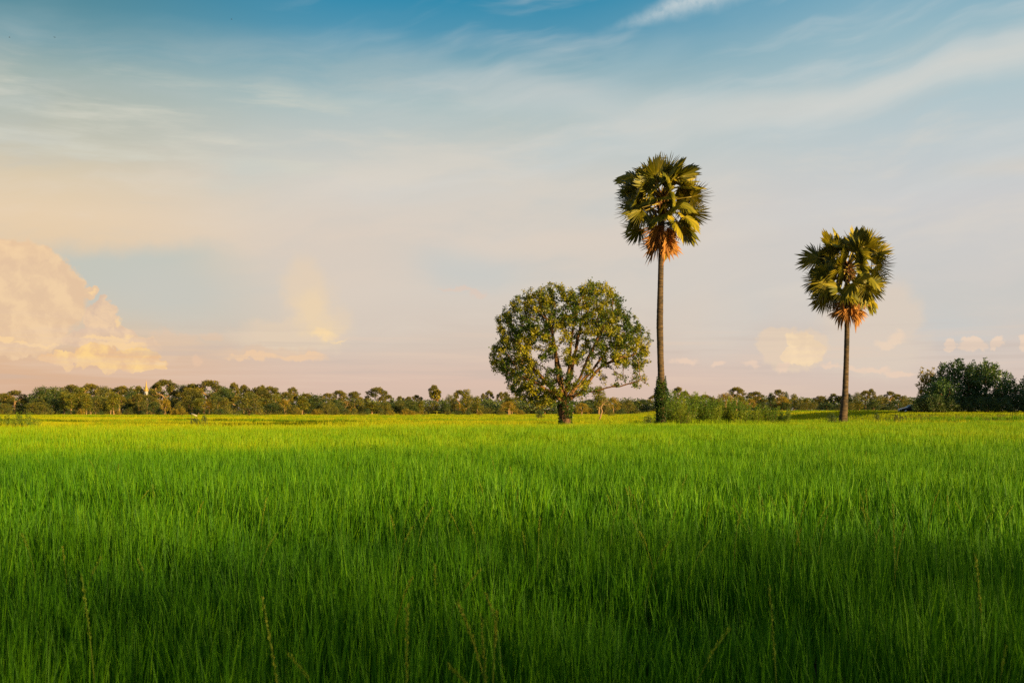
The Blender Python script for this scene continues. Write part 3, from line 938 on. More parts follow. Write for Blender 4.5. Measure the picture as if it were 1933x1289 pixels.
def palm_tree(label, basept, pts, rad, heart_drop, nf, seed, crown_scale, group):
    """pts: trunk axis in metres above the base point"""
    rng = np.random.default_rng(seed)
    root = tag(empty('sugar_palm', basept), label, 'palm tree', group)
    pts = np.array(pts, float)
    # trunk with leaf-scar rings
    nseg = int((pts[-1][2] - pts[0][2]) / 0.16)
    t = np.linspace(0, 1, nseg)
    zc = pts[0][2] + t * (pts[-1][2] - pts[0][2])
    xc = np.interp(zc, pts[:, 2], pts[:, 0])
    yc = np.interp(zc, pts[:, 2], pts[:, 1])
    for _ in range(6):
        xc[1:-1] = (xc[:-2] + 2 * xc[1:-1] + xc[2:]) / 4
        yc[1:-1] = (yc[:-2] + 2 * yc[1:-1] + yc[2:]) / 4
    rr = np.interp(zc, pts[:, 2], rad) * (1 + 0.022 * (np.arange(nseg) % 2) + np.random.default_rng(seed + 999).normal(0, 0.014, nseg))
    rng.normal(0, 0.01, 65)
    b = MB()
    b.tube(np.stack([xc, yc, zc], 1), rr, 14, True)
    obj('trunk', b.mesh('palm_trunk', M['palm_bark'], True), root)
    H = np.array([xc[-1], yc[-1], zc[-1]])
    # old leaf bases round the heart
    b = MB()
    for i in range(46):
        a_ = i * 2.39996
        z0 = -1.9 * (i / 46) + 0.1
        d0 = np.array([math.cos(a_), math.sin(a_), 0])
        p0 = H + d0 * 0.18 + np.array([0, 0, z0 - 0.15])
        ln = rng.uniform(0.35, 0.75)
        b.tube([p0, p0 + d0 * ln * 0.5 + np.array([0, 0, ln * 0.45]), p0 + d0 * ln * 0.8 + np.array([0, 0, ln * 0.6])], [0.11, 0.075, 0.05], 5, True)
    obj('leaf_bases', b.mesh('palm_leaf_bases', M['boot'], True), root)
    for i in range(nf):
        s_ = 0.97 - 1.72 * ((i + 0.5) / nf)
        phi = math.asin(max(-0.95, min(0.99, s_))) + rng.normal(0, 0.06)
        a_ = i * 2.39996 + rng.normal(0, 0.14)
        off = H + np.array([math.cos(a_) * 0.15, math.sin(a_) * 0.15, -0.15 - 1.3 * (i / nf) ** 1.3])
        fr = obj('frond', fan_me[int(rng.integers(10))], root)
        sc = crown_scale * rng.uniform(0.88, 1.1)
        dirv = Vector((math.cos(a_) * math.cos(phi), math.sin(a_) * math.cos(phi), math.sin(phi)))
        side = Vector((-math.sin(a_), math.cos(a_), 0))
        up = dirv.cross(side)
        mt = Matrix((dirv, side, up)).transposed()
        upright = rng.uniform() < 0.6
        roll = Matrix.Rotation(rng.choice((-1, 1)) * rng.normal(1.25, 0.4) if upright else rng.normal(0, 0.55), 3, 'X')
        mt = mt @ roll
        pp = Vector(off)
        pf = rng.uniform(0.6, 1.1) if s_ > 0.1 else rng.uniform(0.85, 1.15)
        hinge = pp + dirv * PET * sc * pf
        bend = Matrix.Rotation(rng.uniform(-0.2, 0.3) if upright else rng.uniform(0.1, 0.8), 3, 'Y')
        fr.matrix_local = Matrix.LocRotScale(hinge, (mt @ bend).to_quaternion(), Vector((sc, sc, sc)))
        pe = obj('petiole', pt_me[int(rng.integers(3))], fr)
        pe.matrix_local = Matrix.LocRotScale(Vector((0, 0, 0)), bend.transposed().to_quaternion(), None) @ Matrix.Translation((-PET * pf, 0, 0)) @ Matrix.Diagonal((pf, 1, 1, 1))
    for i in range(14):
        a_ = i * 2.39996 + rng.normal(0, 0.2)
        phi = R(rng.uniform(-84, -64))
        off = H + np.array([math.cos(a_) * 0.22, math.sin(a_) * 0.22, -2.1 - rng.uniform(0, 1.9)])
        fr = obj('dead_frond', dead_me[int(rng.integers(4))], root)
        sc = crown_scale * rng.uniform(0.75, 1.05)
        dirv = Vector((math.cos(a_) * math.cos(phi), math.sin(a_) * math.cos(phi), math.sin(phi)))
        side = Vector((-math.sin(a_), math.cos(a_), 0))
        mt = Matrix((dirv, side, dirv.cross(side))).transposed() @ Matrix.Rotation(rng.normal(0, 0.4), 3, 'X')
        fr.matrix_local = Matrix.LocRotScale(Vector(off) + dirv * 0.5 * sc, mt.to_quaternion(), Vector((sc, sc, sc)))
        if i < 2: fr['label'] = 'dry orange frond hanging under the green crown'
    for i in range(5):
        a_ = -1.5 + rng.normal(0, 0.9)
        b = MB()
        l_ = rng.uniform(1.0, 1.9)
        ts = np.linspace(0, 1, 8)
        o_ = rng.uniform(0.35, 0.7)
        b.tube(np.stack([math.cos(a_) * (0.2 + o_ * np.sqrt(ts)), math.sin(a_) * (0.2 + o_ * np.sqrt(ts)), -0.6 - l_ * ts ** 1.5], 1) + H, 0.035 + 0.012 * np.sin(np.arange(8) * 2.2), 5, True)
        obj('flower_spike', b.mesh('palm_flower_spike', M['boot'], True), root)
    return root
PY1, PY2 = 92.0, 102.0
p1 = foot(1249, PY1)
z1 = at(0, 362, PY1).z - p1.z
w1 = PY1 / F
palm_tree('tallest sugar palm, its straight trunk wrapped in creeper at the foot', p1,
          [(0, 0, -0.3), (0.02, 0, 3), (-0.10, 0, 6), (-0.16, 0, 9), (-0.08, 0, 13), (0.06, 0, z1)], [0.38, 0.30, 0.265, 0.275, 0.23, 0.22], 0, 46, 19, 1.08, 'sugar palms on the bund')
p2 = foot(1590, PY2)
z2 = at(0, 494, PY2).z - p2.z
w2 = PY2 / F
palm_tree('shorter sugar palm with bare trunk leaning slightly at its foot', p2,
          [(-0.05, 0, -0.3), (0.1, 0, 1.2), (0.27, 0, 3.2), (0.36, 0, 6), (0.44, 0, 9), (0.48, 0, z2)], [0.44, 0.38, 0.28, 0.24, 0.23, 0.22], 0, 46, 29, 1.10, 'sugar palms on the bund')

# creeper on the tall palm's foot
rng = np.random.default_rng(31)
root = tag(empty('creeper', (p1.x, p1.y, p1.z)), 'leafy green creeper climbing the lower trunk of the tallest palm', 'creeper')
b = MB()
for i in range(9):
    a_ = rng.uniform(0, 6.28)
    zz = np.linspace(0, rng.uniform(2.4, 4.2), 14)
    aa = a_ + 0.5 * np.sin(zz * 1.1 + i)
    b.tube(np.stack([-0.03 + 0.37 * np.cos(aa), 0.37 * np.sin(aa), zz], 1), 0.018, 4, True)
obj('vine', b.mesh('creeper_vine', M['bark'], True), root)
zz = 0.2 + 4.5 * rng.uniform(size=5600) ** 1.15
prof = np.interp(zz, [0, 0.8, 1.5, 2.0, 2.5, 2.9, 3.4, 4.0, 4.7], [0.58, 0.42, 0.40, 0.48, 0.76, 0.82, 0.62, 0.40, 0.30])
aa = rng.uniform(0, 6.28, len(zz))
keep = rng.uniform(size=len(zz)) < 1.15 - smooth(zz, 2.9, 4.8) * (0.7 + 0.9 * vnoise(aa * 1.3, zz * 0.6, 19))
zz, prof, aa = zz[keep], prof[keep], aa[keep]
ro = 0.30 + 0.6 * (prof - 0.30) * rng.uniform(0.0, 1.0, len(zz)) * (0.35 + 1.3 * vnoise(aa * 1.6, zz * 2.1, 6))
cc = np.stack([-0.03 + ro * np.cos(aa), ro * np.sin(aa), zz], 1)
dd = unit(np.stack([np.cos(aa), np.sin(aa), -0.7 + 0 * aa], 1) + rng.normal(0, 0.5, (len(aa), 3)))
LL = rng.uniform(0.09, 0.18, len(aa))
V, Fc = leaf_quads(cc, dd, LL, LL * 0.7, rng)
obj('foliage', mesh_np('creeper_foliage', V, [Fc], M['ivy']), root)

# ------------------------------------------------------------------ kinds of far trees (each about 10 m high, placed as copies)
PROTO = {}
KIDS = {}
def proto(kind, name, lobes, trunk_h, base_r, leafmat, barkmat, seed, nleaf, leafL, natt=170, step=0.4, tipn='crown', trunkn='trunk', rmin=0.03, bare=False, dens=1.0):
    rng = np.random.default_rng(seed)
    ws = np.array([l[3] * l[4] for l in lobes], float); ws /= ws.sum()
    A, Nn = [], []
    for _ in range(natt):
        l = lobes[rng.choice(len(lobes), p=ws)]
        q = rng.normal(size=3); q /= np.linalg.norm(q)
        q *= rng.uniform(0.2, 1) ** (1 / 3)
        A.append((l[0] + q[0] * l[3], l[1] + q[1] * l[3], l[2] + q[2] * l[4]))
    sd_ = [((0, 0, -0.4), -1)]
    nn = max(2, int(trunk_h / 0.5))
    jx = rng.normal(0, 0.12, 2)
    for i in range(nn):
        t = (i + 1) / nn
        sd_.append(((jx[0] * t, jx[1] * t, trunk_h * t), i))
    pos, par = grow(sd_, A, step, 3.0, step * 1.1, 60, rng, 0.08)
    r, kd = radii(pos, par, 0.02, base_r, 2.2)
    mb = MB()
    branches(pos, par, r, mb, rmin if not bare else 0.0, 6)
    root = empty(name, linked=False)
    tr = obj(trunkn, mb.mesh(name + '_' + trunkn, barkmat, True), None, False)
    ch = [tr]
    if not bare:
        # leaves: mostly on lobe shells so clumps and gaps read
        C_n = []
        per = rng.multinomial(nleaf, ws)
        for l, c_ in zip(lobes, per):
            q = unit(rng.normal(size=(c_, 3)))
            rr_ = rng.uniform(0.25, 1.0, (c_, 1)) ** 0.5
            bump = 0.82 + 0.36 * vnoise(q[:, 0] * 2.2 + l[0] * 3 + 50, q[:, 2] * 2.2 + q[:, 1] * 1.7 + l[2] * 3 + 50, seed)[:, None]
            pt_ = np.array(l[:3]) + q * rr_ * bump * np.array([l[3], l[3], l[4]])
            C_n.append(pt_)
        c_ = np.concatenate(C_n)
        dd = unit(rng.normal(size=c_.shape) + np.array([0, 0, -0.25]))
        LL = leafL * rng.uniform(0.6, 1.3, len(c_))
        V, Fc = leaf_quads(c_, dd, LL, LL * 0.6, rng)
        ch.append(obj(tipn, mesh_np(name + '_' + tipn, V, [Fc], leafmat), None, False))
    for c_ in ch: c_.parent = root
    KIDS[root.name] = ch
    PROTO.setdefault(kind, []).append(root)
rng = np.random.default_rng(77)
def dome(n_, z0, z1, rad, lr, rng, flat=0.75, hollow=True):
    """lobe list spread over a dome"""
    L = []
    for i in range(n_):
        u_ = (i + 0.5) / n_
        a_ = i * 2.39996 + rng.normal(0, 0.3)
        z = z0 + (z1 - z0) * (1 - u_ ** 1.4)
        rr_ = rad * math.sqrt(max(0.0, 1 - ((z - z0) / (z1 - z0 + 1e-6)) ** 2)) * rng.uniform(0.75, 1.05)
        s_ = lr * rng.uniform(0.75, 1.25)
        L.append((rr_ * math.cos(a_), rr_ * math.sin(a_), z - s_ * flat * 0.3, s_, s_ * flat))
    return L
for i in range(4):
    proto('umbrella', 'umbrella_tree', dome(11 + i, 5.4, 9.5, 3.3, 1.15, rng, 0.62), 4.6, 0.32, M['leaf_umbrella'], M['pale_bark'], 100 + i, 3800, 0.34)
for i in range(3):
    proto('round', 'round_tree', dome(15, 2.2, 9.2, 3.2, 1.5, rng, 0.9) + [(0, 0, 5, 2.2, 3.0)], 2.6, 0.28, M['leaf_dark'], M['bark'], 200 + i, 4200, 0.36)
for i in range(3):
    L = []
    for q in range(11):
        z = 2.6 + 6.8 * (q + 0.5) / 11
        a_ = q * 2.4
        rr_ = 0.75 * math.sin(math.pi * (0.15 + 0.8 * (q + 0.5) / 11))
        L.append((rr_ * math.cos(a_), rr_ * math.sin(a_), z, 0.85 * rng.uniform(0.8, 1.2), 0.95))
    proto('slender', 'slender_tree', L, 4.5, 0.17, M['leaf_slender'], M['pale_bark'], 300 + i, 2400, 0.32, 110)
for i in range(3):
    proto('bushy', 'bushy_tree', dome(17, 1.0, 9.0, 4.4, 1.8, rng, 0.8) + [(0, 0, 4, 3.2, 3.4)], 1.6, 0.34, M['leaf_bushy'], M['bark'], 400 + i, 4800, 0.36)
for i in range(3):
    proto('golden', 'golden_tree', dome(12, 3.4, 9.2, 2.9, 1.3, rng, 0.85), 3.4, 0.22, M['leaf_golden'], M['pale_bark'], 500 + i, 2800, 0.36)
for i in range(2):
    proto('bare', 'bare_tree', dome(10, 5.0, 9.6, 3.2, 1.3, rng, 0.7), 4.0, 0.30, None, M['pale_bark'], 600 + i, 0, 0, 150, bare=True)
for i in range(3):
    proto('shrub', 'shrub', dome(9, 0.8, 3.2, 2.0, 0.9, rng, 0.8) + [(0, 0, 1.2, 1.5, 1.2)], 0.5, 0.10, (M['leaf_bushy'], M['leaf_golden'], M['leaf_dark'])[i], M['bark'], 700 + i, 1500, 0.26, 90, 0.3, 'foliage', 'stem')

PH = {'umbrella': 10.2, 'round': 10.2, 'slender': 10.2, 'bushy': 10.0, 'golden': 10.0, 'bare': 10.0, 'shrub': 3.9}
PW = {'umbrella': 8.2, 'round': 8.4, 'slender': 3.2, 'bushy': 11.5, 'golden': 7.6, 'bare': 7.6, 'shrub': 5.2}
TREES = []
def place(kind, px, top, wpx, Y, label=None, group=None, var=None, rz=None):
    rr_ = random.Random(int(px * 13 + top * 7 + Y))
    f_ = foot(px, Y)
    Hm = at(px, top, Y).z - f_.z
    if kind == 'umbrella': Hm *= rr_.uniform(1.0, 1.14)
    Wm = wpx / F * Y
    p_ = PROTO[kind][rr_.randrange(len(PROTO[kind])) if var is None else var]
    c_ = copy_tree(p_, KIDS)
    c_.location = f_
    s_ = Wm / PW[kind] * {'umbrella': 1.3, 'round': 1.2, 'slender': 1.25, 'golden': 1.2, 'bushy': 1.1}.get(kind, 1.0)
    c_.scale = (s_, s_, Hm / PH[kind])
    c_.rotation_euler = (0, 0, rr_.uniform(0, 6.28) if rz is None else rz)
    TREES.append((px, kind, c_, label))
    return c_
# (px, top, width, kind, depth[, label])
ROWS = [
 (3, 745, 46, 'umbrella', 430), (27, 737, 38, 'umbrella', 405), (58, 748, 44, 'round', 420), (78, 727, 46, 'round', 400), (104, 727, 48, 'round', 410), (121, 738, 20, 'slender', 378), (136, 725, 46, 'umbrella', 450),
 (133, 741, 22, 'slender', 372), (149, 729, 26, 'slender', 382), (163, 741, 20, 'slender', 370), (171, 725, 46, 'umbrella', 452), (196, 727, 50, 'bushy', 425), (188, 746, 44, 'bushy', 388), (228, 729, 48, 'umbrella', 446),
 (215, 738, 24, 'slender', 368), (246, 735, 34, 'round', 440), (262, 731, 22, 'umbrella', 470), (294, 729, 26, 'umbrella', 465), (72, 757, 50, 'bushy', 362), (12, 760, 40, 'bushy', 368),
 (262, 744, 34, 'umbrella', 402), (311, 720, 50, 'umbrella', 448), (346, 723, 40, 'round', 455), (362, 724, 34, 'umbrella', 450), (394, 721, 58, 'umbrella', 438), (356, 736, 44, 'umbrella', 405), (306, 742, 20, 'bare', 392),
 (312, 751, 20, 'golden', 356), (331, 770, 16, 'shrub', 352), (290, 756, 30, 'round', 385), (340, 757, 30, 'bushy', 378), (394, 757, 22, 'golden', 362), (375, 750, 24, 'slender', 375), (425, 727, 48, 'round', 392), (420, 748, 46, 'bushy', 360),
 (442, 727, 22, 'umbrella', 440), (460, 728, 26, 'umbrella', 452), (488, 734, 44, 'umbrella', 448), (494, 726, 22, 'umbrella', 470), (512, 730, 36, 'umbrella', 455), (540, 738, 26, 'umbrella', 450), (552, 735, 24, 'umbrella', 462),
 (520, 741, 22, 'slender', 390), (500, 750, 34, 'slender', 380), (537, 753, 24, 'golden', 376), (570, 746, 24, 'slender', 384), (578, 742, 30, 'umbrella', 455), (594, 745, 46, 'round', 408), (618, 744, 26, 'umbrella', 448),
 (516, 760, 44, 'round', 370), (553, 764, 34, 'bushy', 366), (616, 758, 34, 'bushy', 372),
 (640, 737, 30, 'umbrella', 470), (669, 737, 30, 'umbrella', 476), (712, 731, 40, 'umbrella', 490), (733, 744, 18, 'umbrella', 500), (692, 752, 22, 'umbrella', 480), (755, 750, 14, 'umbrella', 510), (787, 747, 22, 'umbrella', 505), (771, 750, 14, 'umbrella', 500),
 (819, 731, 20, 'umbrella', 500), (652, 754, 22, 'bare', 430), (655, 756, 30, 'golden', 440), (634, 752, 34, 'round', 430), (676, 752, 40, 'bushy', 438), (702, 758, 30, 'slender', 430), (728, 758, 34, 'bushy', 436), (755, 754, 30, 'bushy', 440),
 (775, 754, 32, 'round', 425), (792, 756, 22, 'slender', 430), (632, 768, 26, 'bushy', 345), (729, 764, 28, 'bushy', 352), (684, 775, 18, 'shrub', 340), (779, 774, 22, 'shrub', 345), (665, 768, 20, 'golden', 372), (803, 774, 14, 'shrub', 362),
 (850, 744, 34, 'bushy', 440), (867, 735, 24, 'umbrella', 455), (880, 733, 20, 'slender', 440), (889, 745, 26, 'bushy', 432), (900, 746, 16, 'slender', 425), (912, 745, 12, 'umbrella', 520), (924, 740, 18, 'umbrella', 540), (945, 740, 16, 'umbrella', 535),
 (955, 740, 16, 'umbrella', 545), (922, 753, 44, 'round', 500), (962, 748, 30, 'slender', 410), (960, 757, 30, 'golden', 345), (985, 752, 34, 'round', 520), (975, 750, 16, 'umbrella', 540), (840, 757, 26, 'round', 430), (820, 757, 26, 'bushy', 440),
 (1010, 756, 30, 'bushy', 520), (1040, 758, 34, 'umbrella', 520), (1098, 760, 30, 'golden', 330), (1112, 752, 34, 'round', 500), (1130, 727, 26, 'slender', 390), (1140, 746, 30, 'bushy', 400), (1158, 749, 24, 'golden', 410), (1185, 752, 34, 'bushy', 430),
 (1212, 752, 40, 'round', 470), (1238, 745, 30, 'umbrella', 480), (1172, 756, 30, 'bushy', 440),
 (1280, 734, 22, 'umbrella', 480), (1294, 740, 20, 'umbrella', 485), (1310, 748, 16, 'umbrella', 490), (1331, 744, 34, 'umbrella', 460), (1370, 741, 36, 'golden', 400), (1390, 733, 32, 'umbrella', 440), (1400, 747, 16, 'slender', 390), (1425, 740, 34, 'umbrella', 450),
 (1416, 752, 24, 'golden', 420), (1358, 752, 24, 'bushy', 410), (1258, 746, 22, 'round', 490), (1438, 752, 24, 'round', 450), (1456, 739, 18, 'round', 460), (1470, 738, 22, 'umbrella', 455), (1484, 738, 12, 'round', 462), (1476, 748, 30, 'golden', 440), (1499, 742, 14, 'slender', 458),
 (1510, 750, 20, 'bushy', 450), (1522, 751, 18, 'slender', 455), (1536, 757, 24, 'bushy', 440), (1548, 749, 26, 'umbrella', 470), (1574, 742, 20, 'umbrella', 475), (1590, 748, 24, 'umbrella', 470), (1560, 760, 40, 'round', 420), (1592, 762, 30, 'bushy', 410),
 (1603, 741, 14, 'round', 470), (1618, 739, 26, 'bushy', 460), (1634, 738, 22, 'umbrella', 465), (1645, 737, 16, 'umbrella', 480), (1662, 744, 26, 'bushy', 455), (1681, 739, 22, 'umbrella', 460), (1696, 744, 22, 'umbrella', 465), (1708, 745, 20, 'bushy', 450),
 (1622, 757, 18, 'slender', 350), (1650, 752, 30, 'round', 440), (1690, 755, 30, 'round', 430), (1608, 758, 26, 'bushy', 380), (1716, 752, 26, 'bushy', 330),
]
for r_ in ROWS:
    place(r_[3], r_[0], r_[1], r_[2], r_[4], r_[5] if len(r_) > 5 else None)
# trees standing between and in front of those, lower than the wood's outline
OUT = [(-60, 757), (40, 757), (75, 738), (250, 742), (420, 738), (560, 752), (640, 757), (800, 760), (900, 757), (1000, 760), (1240, 758), (1420, 754), (1600, 756), (1740, 756)]
rs = random.Random(12)
px = -10
while px < 1725:
    if not (1040 < px < 1062):
        base = np.interp(px, [q[0] for q in OUT], [q[1] for q in OUT])
        Yd = rs.uniform(385, 445) if px < 640 else rs.uniform(430, 500)
        kd = rs.choice(['bushy', 'bushy', 'round', 'round', 'umbrella', 'slender', 'golden'])
        place(kd, px, base + rs.uniform(0, 15), rs.uniform(26, 44) * (0.55 if kd == 'slender' else 1), Yd)
    px += rs.uniform(11, 19)
place('umbrella', 277, 747, 40, 405)
place('bushy', 268, 756, 36, 395)
# shrubs along the wood's edge
rs = random.Random(4)
pxs = 18
while pxs < 1000:
    if not (800 < pxs < 845):
        place('shrub', pxs, rs.uniform(767, 775), rs.uniform(14, 30), rs.uniform(340, 372))
    pxs += rs.uniform(16, 40)
pxs = 1110
while pxs < 1240:
    place('shrub', pxs, rs.uniform(766, 773), rs.uniform(14, 26), rs.uniform(380, 420))
    pxs += rs.uniform(18, 34)
# the broad nearer tree with a sunlit trunk at the edge of the wood
c_ = place('bushy', 470, 738, 66, 312, 'broad olive tree standing forward of the wood with an orange sunlit trunk')

# dense undergrowth and rear trees of the wood, one mass
rng = np.random.default_rng(61)
nn = 60000
px = rng.uniform(-60, 1760, nn)
prof = np.interp(px, [-60, 40, 80, 240, 420, 560, 640, 800, 1000, 1240, 1420, 1600, 1760], [752, 753, 736, 738, 736, 746, 752, 757, 757, 755, 752, 752, 752])
Y = rng.uniform(462, 560, nn)
tz = rng.uniform(0, 1, nn)
X = (px - CX) / F * Y
top = EYE + (HY - prof) / F * Y
top = top * (0.75 + 0.5 * vnoise(X * 0.16 + 300, Y * 0.05, 14))
c_ = np.stack([X, Y, tz * top], 1)
LL = rng.uniform(0.5, 1.1, nn)
V, Fc = leaf_quads(c_, unit(rng.normal(size=(nn, 3))), LL, LL * 0.7, rng)
tag(obj('woodland', mesh_np('woodland', V, [Fc], M['leaf_dark'])), 'dark mass of trees deep inside the far wood', kind='stuff')

# labels for the far trees: kind, order and the landmarks they stand between
PHRASE = {'umbrella': ('brown umbrella-crowned tree', 'tree'), 'round': ('dense dark rounded tree', 'tree'), 'slender': ('slender pale-trunked tree', 'tree'), 'bushy': ('broad olive bushy tree', 'tree'),
          'golden': ('small sun-tinted golden tree', 'tree'), 'bare': ('bare branching tree', 'tree'), 'shrub': ('low shrub', 'shrub')}
SEG = [(-1e9, 276, 'left of the golden spire'), (276, 470, 'between golden spire and orange-trunked tree'), (470, 824, 'between orange-trunked tree and banana plant'), (824, 1067, 'between banana plant and wide leafy tree'),
       (1067, 1248, 'between wide leafy tree and tallest palm'), (1248, 1597, 'between the two sugar palms'), (1597, 1e9, 'between shorter palm and dark thicket')]
ORD = 'first second third fourth fifth sixth seventh eighth ninth tenth eleventh twelfth thirteenth fourteenth fifteenth sixteenth seventeenth eighteenth nineteenth twentieth'.split()
ORD += ['twenty-' + q for q in ORD[:9]]
GRP = {'umbrella': 'umbrella-crowned trees of the far wood', 'round': 'rounded trees of the far wood', 'slender': 'slender trees of the far wood', 'bushy': 'bushy trees of the far wood', 'golden': 'sun-tinted golden trees of the far wood',
       'bare': 'bare trees of the far wood', 'shrub': 'shrubs along the edge of the far wood'}
for (lo, hi, where) in SEG:
    cnt = {}
    inseg = sorted([t for t in TREES if lo <= t[0] < hi and not t[3]], key=lambda t: t[0])
    tot = {}
    for t in inseg: tot[t[1]] = tot.get(t[1], 0) + 1
    for (px, kind, o_, _) in inseg:
        i = cnt.get(kind, 0); cnt[kind] = i + 1
        ph, cat = PHRASE[kind]
        lab = ('only %s %s' % (ph, where)) if tot[kind] == 1 else ('%s %s from the left, %s' % (ORD[i], ph, where))
        tag(o_, lab, cat, GRP[kind])
for (px, kind, o_, lab) in TREES:
    if lab: tag(o_, lab, PHRASE[kind][1], GRP[kind])

# small far palm above the wood
src = [o_ for o_ in COL.objects if o_.name == 'sugar_palm.001'][0]
allk = {}
for o_ in list(COL.objects):
    if o_.parent: allk.setdefault(o_.parent.name, []).append(o_)
c_ = copy_tree(src, allk)
Yp = 480
c_.location = foot(823, Yp)
c_.scale = ((at(0, 739, Yp).z) / 16.9,) * 3
tag(c_, 'tiny distant sugar palm rising from the wood above the banana plant', 'palm tree', 'sugar palms')

# ------------------------------------------------------------------ dark thicket on the bank, right
def thicket_tree(label, px, top, wpx, Y, seed, ntip, leafL, mat, lob, name='thicket_tree', bark=None):
    rng = np.random.default_rng(seed)
    f_ = foot(px, Y)
    H = at(px, top, Y).z - f_.z
    Wd = wpx / F * Y / 2
    A = []
    L = dome(lob, 0.18 * H, 0.86 * H, Wd * 0.78, Wd * 0.34, rng, 0.8) + [(0, 0, 0.4 * H, Wd * 0.6, 0.34 * H)]
    ws = np.array([l[3] ** 2 * l[4] for l in L]); ws /= ws.sum()
    while len(A) < ntip:
        l = L[rng.choice(len(L), p=ws)]
        q = rng.normal(size=3); q = q / np.linalg.norm(q) * rng.uniform(0.3, 1.0) ** 0.4
        p_ = np.array(l[:3]) + q * np.array([l[3], l[3], l[4]])
        if p_[2] > 0.25: A.append(p_)
    for i in range(7):                              # single shoots standing out of the top
        a_ = rng.uniform(0, 6.28); rr_ = Wd * rng.uniform(0.1, 0.7)
        zz = H * (0.95 - 0.35 * (rr_ / Wd) ** 2)
        for q in range(6):
            A.append((rr_ * math.cos(a_), rr_ * math.sin(a_), zz + q * 0.16 - 0.3))
    sd_ = [((0, 0, -0.3), -1), ((0, 0, 0.4), 0)]
    for j in range(6):
        a_ = j * 1.05 + rng.normal(0, 0.2)
        b0 = len(sd_)
        sd_.append(((0.4 * math.cos(a_), 0.4 * math.sin(a_), 0.9), 1))
        sd_.append(((0.9 * math.cos(a_), 0.9 * math.sin(a_), 1.8), b0))
        sd_.append(((1.3 * math.cos(a_), 1.3 * math.sin(a_), 2.7), b0 + 1))
    pos, par = grow(sd_, np.array(A), 0.3, 2.4, 0.36, 60, rng, 0.12)
    r, _k = radii(pos, par, 0.012, 0.26, 2.2)
    mb = MB()
    branches(pos, par, r, mb, 0.012, 7)
    root = tag(empty(name, f_), label, 'tree', 'trees of the dark thicket')
    obj('trunk', mb.mesh(name + '_trunk', bark or M['bark'], True), root)
    mk = r < 0.03
    tips = pos[mk]
    dirs = unit(tips - pos[[max(0, q) for q in np.array(par)[mk]]])
    V, Fc = rosettes(tips, dirs, 8, leafL, rng, 0.2, 0.14, 0.5)
    obj('crown', mesh_np(name + '_crown', V, [Fc], mat), root)
    return root
thicket_tree('sun-tinted yellow tree at the sunlit edge of the dark thicket', 1752, 692, 62, 172, 41, 700, 0.34, M['leaf_golden'], 10)  # sunlight on this tree is painted in through its golden leaf colour
thicket_tree('dark broad tree in front at the near side of the thicket, above the car', 1775, 715, 90, 160, 46, 900, 0.34, M['thicket_leaf'], 11)
thicket_tree('large dark green tree with shoots on top, first of the two tallest in the thicket', 1806, 678, 118, 166, 42, 1400, 0.36, M['thicket_leaf'], 13)
thicket_tree('large dark tree forming the highest point of the thicket', 1862, 676, 110, 168, 43, 1400, 0.36, M['thicket_leaf'], 13)
thicket_tree('lower dark tree between the highest thicket tree and the picture edge', 1905, 714, 70, 163, 44, 800, 0.34, M['thicket_leaf'], 10)
thicket_tree('dark tree cut off by the right picture edge, last of the thicket', 1945, 704, 60, 170, 45, 800, 0.34, M['thicket_leaf'], 10)
rs = random.Random(3)
for i in range(8):
    px = 1752 + i * 27
    f_ = foot(px, 184)
    c_ = copy_tree(PROTO['shrub'][2], KIDS)
    c_.location = f_
    c_.scale = (1.1, 1.1, 0.9)
    tag(c_, 'dark shrub deep behind the trunks of the thicket, %s from the car' % 'first second third fourth fifth sixth seventh eighth'.split()[i], 'shrub', 'shrubs behind the thicket')
for i in range(9):
    px = 1738 + i * 25 + rs.uniform(-6, 6)
    Yq = rs.uniform(157, 160)
    f_ = foot(px, Yq)
    c_ = copy_tree(PROTO['shrub'][2], KIDS)
    c_.location = f_
    s_ = rs.uniform(3.2, 4.6) / PW['shrub']
    c_.scale = (s_, s_, rs.uniform(1.8, 3.4) / PH['shrub'])
    tag(c_, '%s low dark shrub from the car along the foot of the thicket' % 'first second third fourth fifth sixth seventh eighth ninth'.split()[i], 'shrub', 'shrubs at the foot of the thicket')
# trees beyond the frame to the right that keep the thicket in shade, and unseen ones added behind the camera to shade the near rice
def shade_tree(kind, x, y, h, w, label):
    p_ = PROTO[kind][int(abs(x) + abs(y)) % len(PROTO[kind])]
    c_ = copy_tree(p_, KIDS)
    c_.location = (x, y, float(height(x, y)))
    c_.scale = (w / PW[kind], w / PW[kind], h / PH[kind])
    c_.rotation_euler = (0, 0, x * 1.7 + y)
    return tag(c_, label, 'tree')
for i, (x, y, h, w) in enumerate([(90, 144, 13.2, 17), (102, 134, 14.2, 17), (113, 124, 15.6, 17), (104, 150, 13.0, 15)]):
    tag(shade_tree(('bushy', 'round')[i % 2], x, y, h, w, 'tall tree standing beyond the thicket outside the picture'), group='trees beyond the thicket')
rs = random.Random(9)
for i in range(44):
    # a closed inner row and a slightly taller, looser outer row
    inner = i % 2 == 0
    x = 64 + i * 1.9 + rs.uniform(-1, 1)
    hh = (21.2 + rs.uniform(-0.6, 0.6)) if inner else (23.2 + rs.uniform(-2.0, 1.7))
    tag(shade_tree('bushy' if inner else ('round', 'umbrella')[i // 2 % 2], x, (-73 if inner else -84) + rs.uniform(-3, 3), hh, rs.uniform(9, 12) if inner else rs.uniform(6, 9),
                   'unseen tall tree added behind the camera to shade the near rice'), group='unseen shade trees added behind the camera')

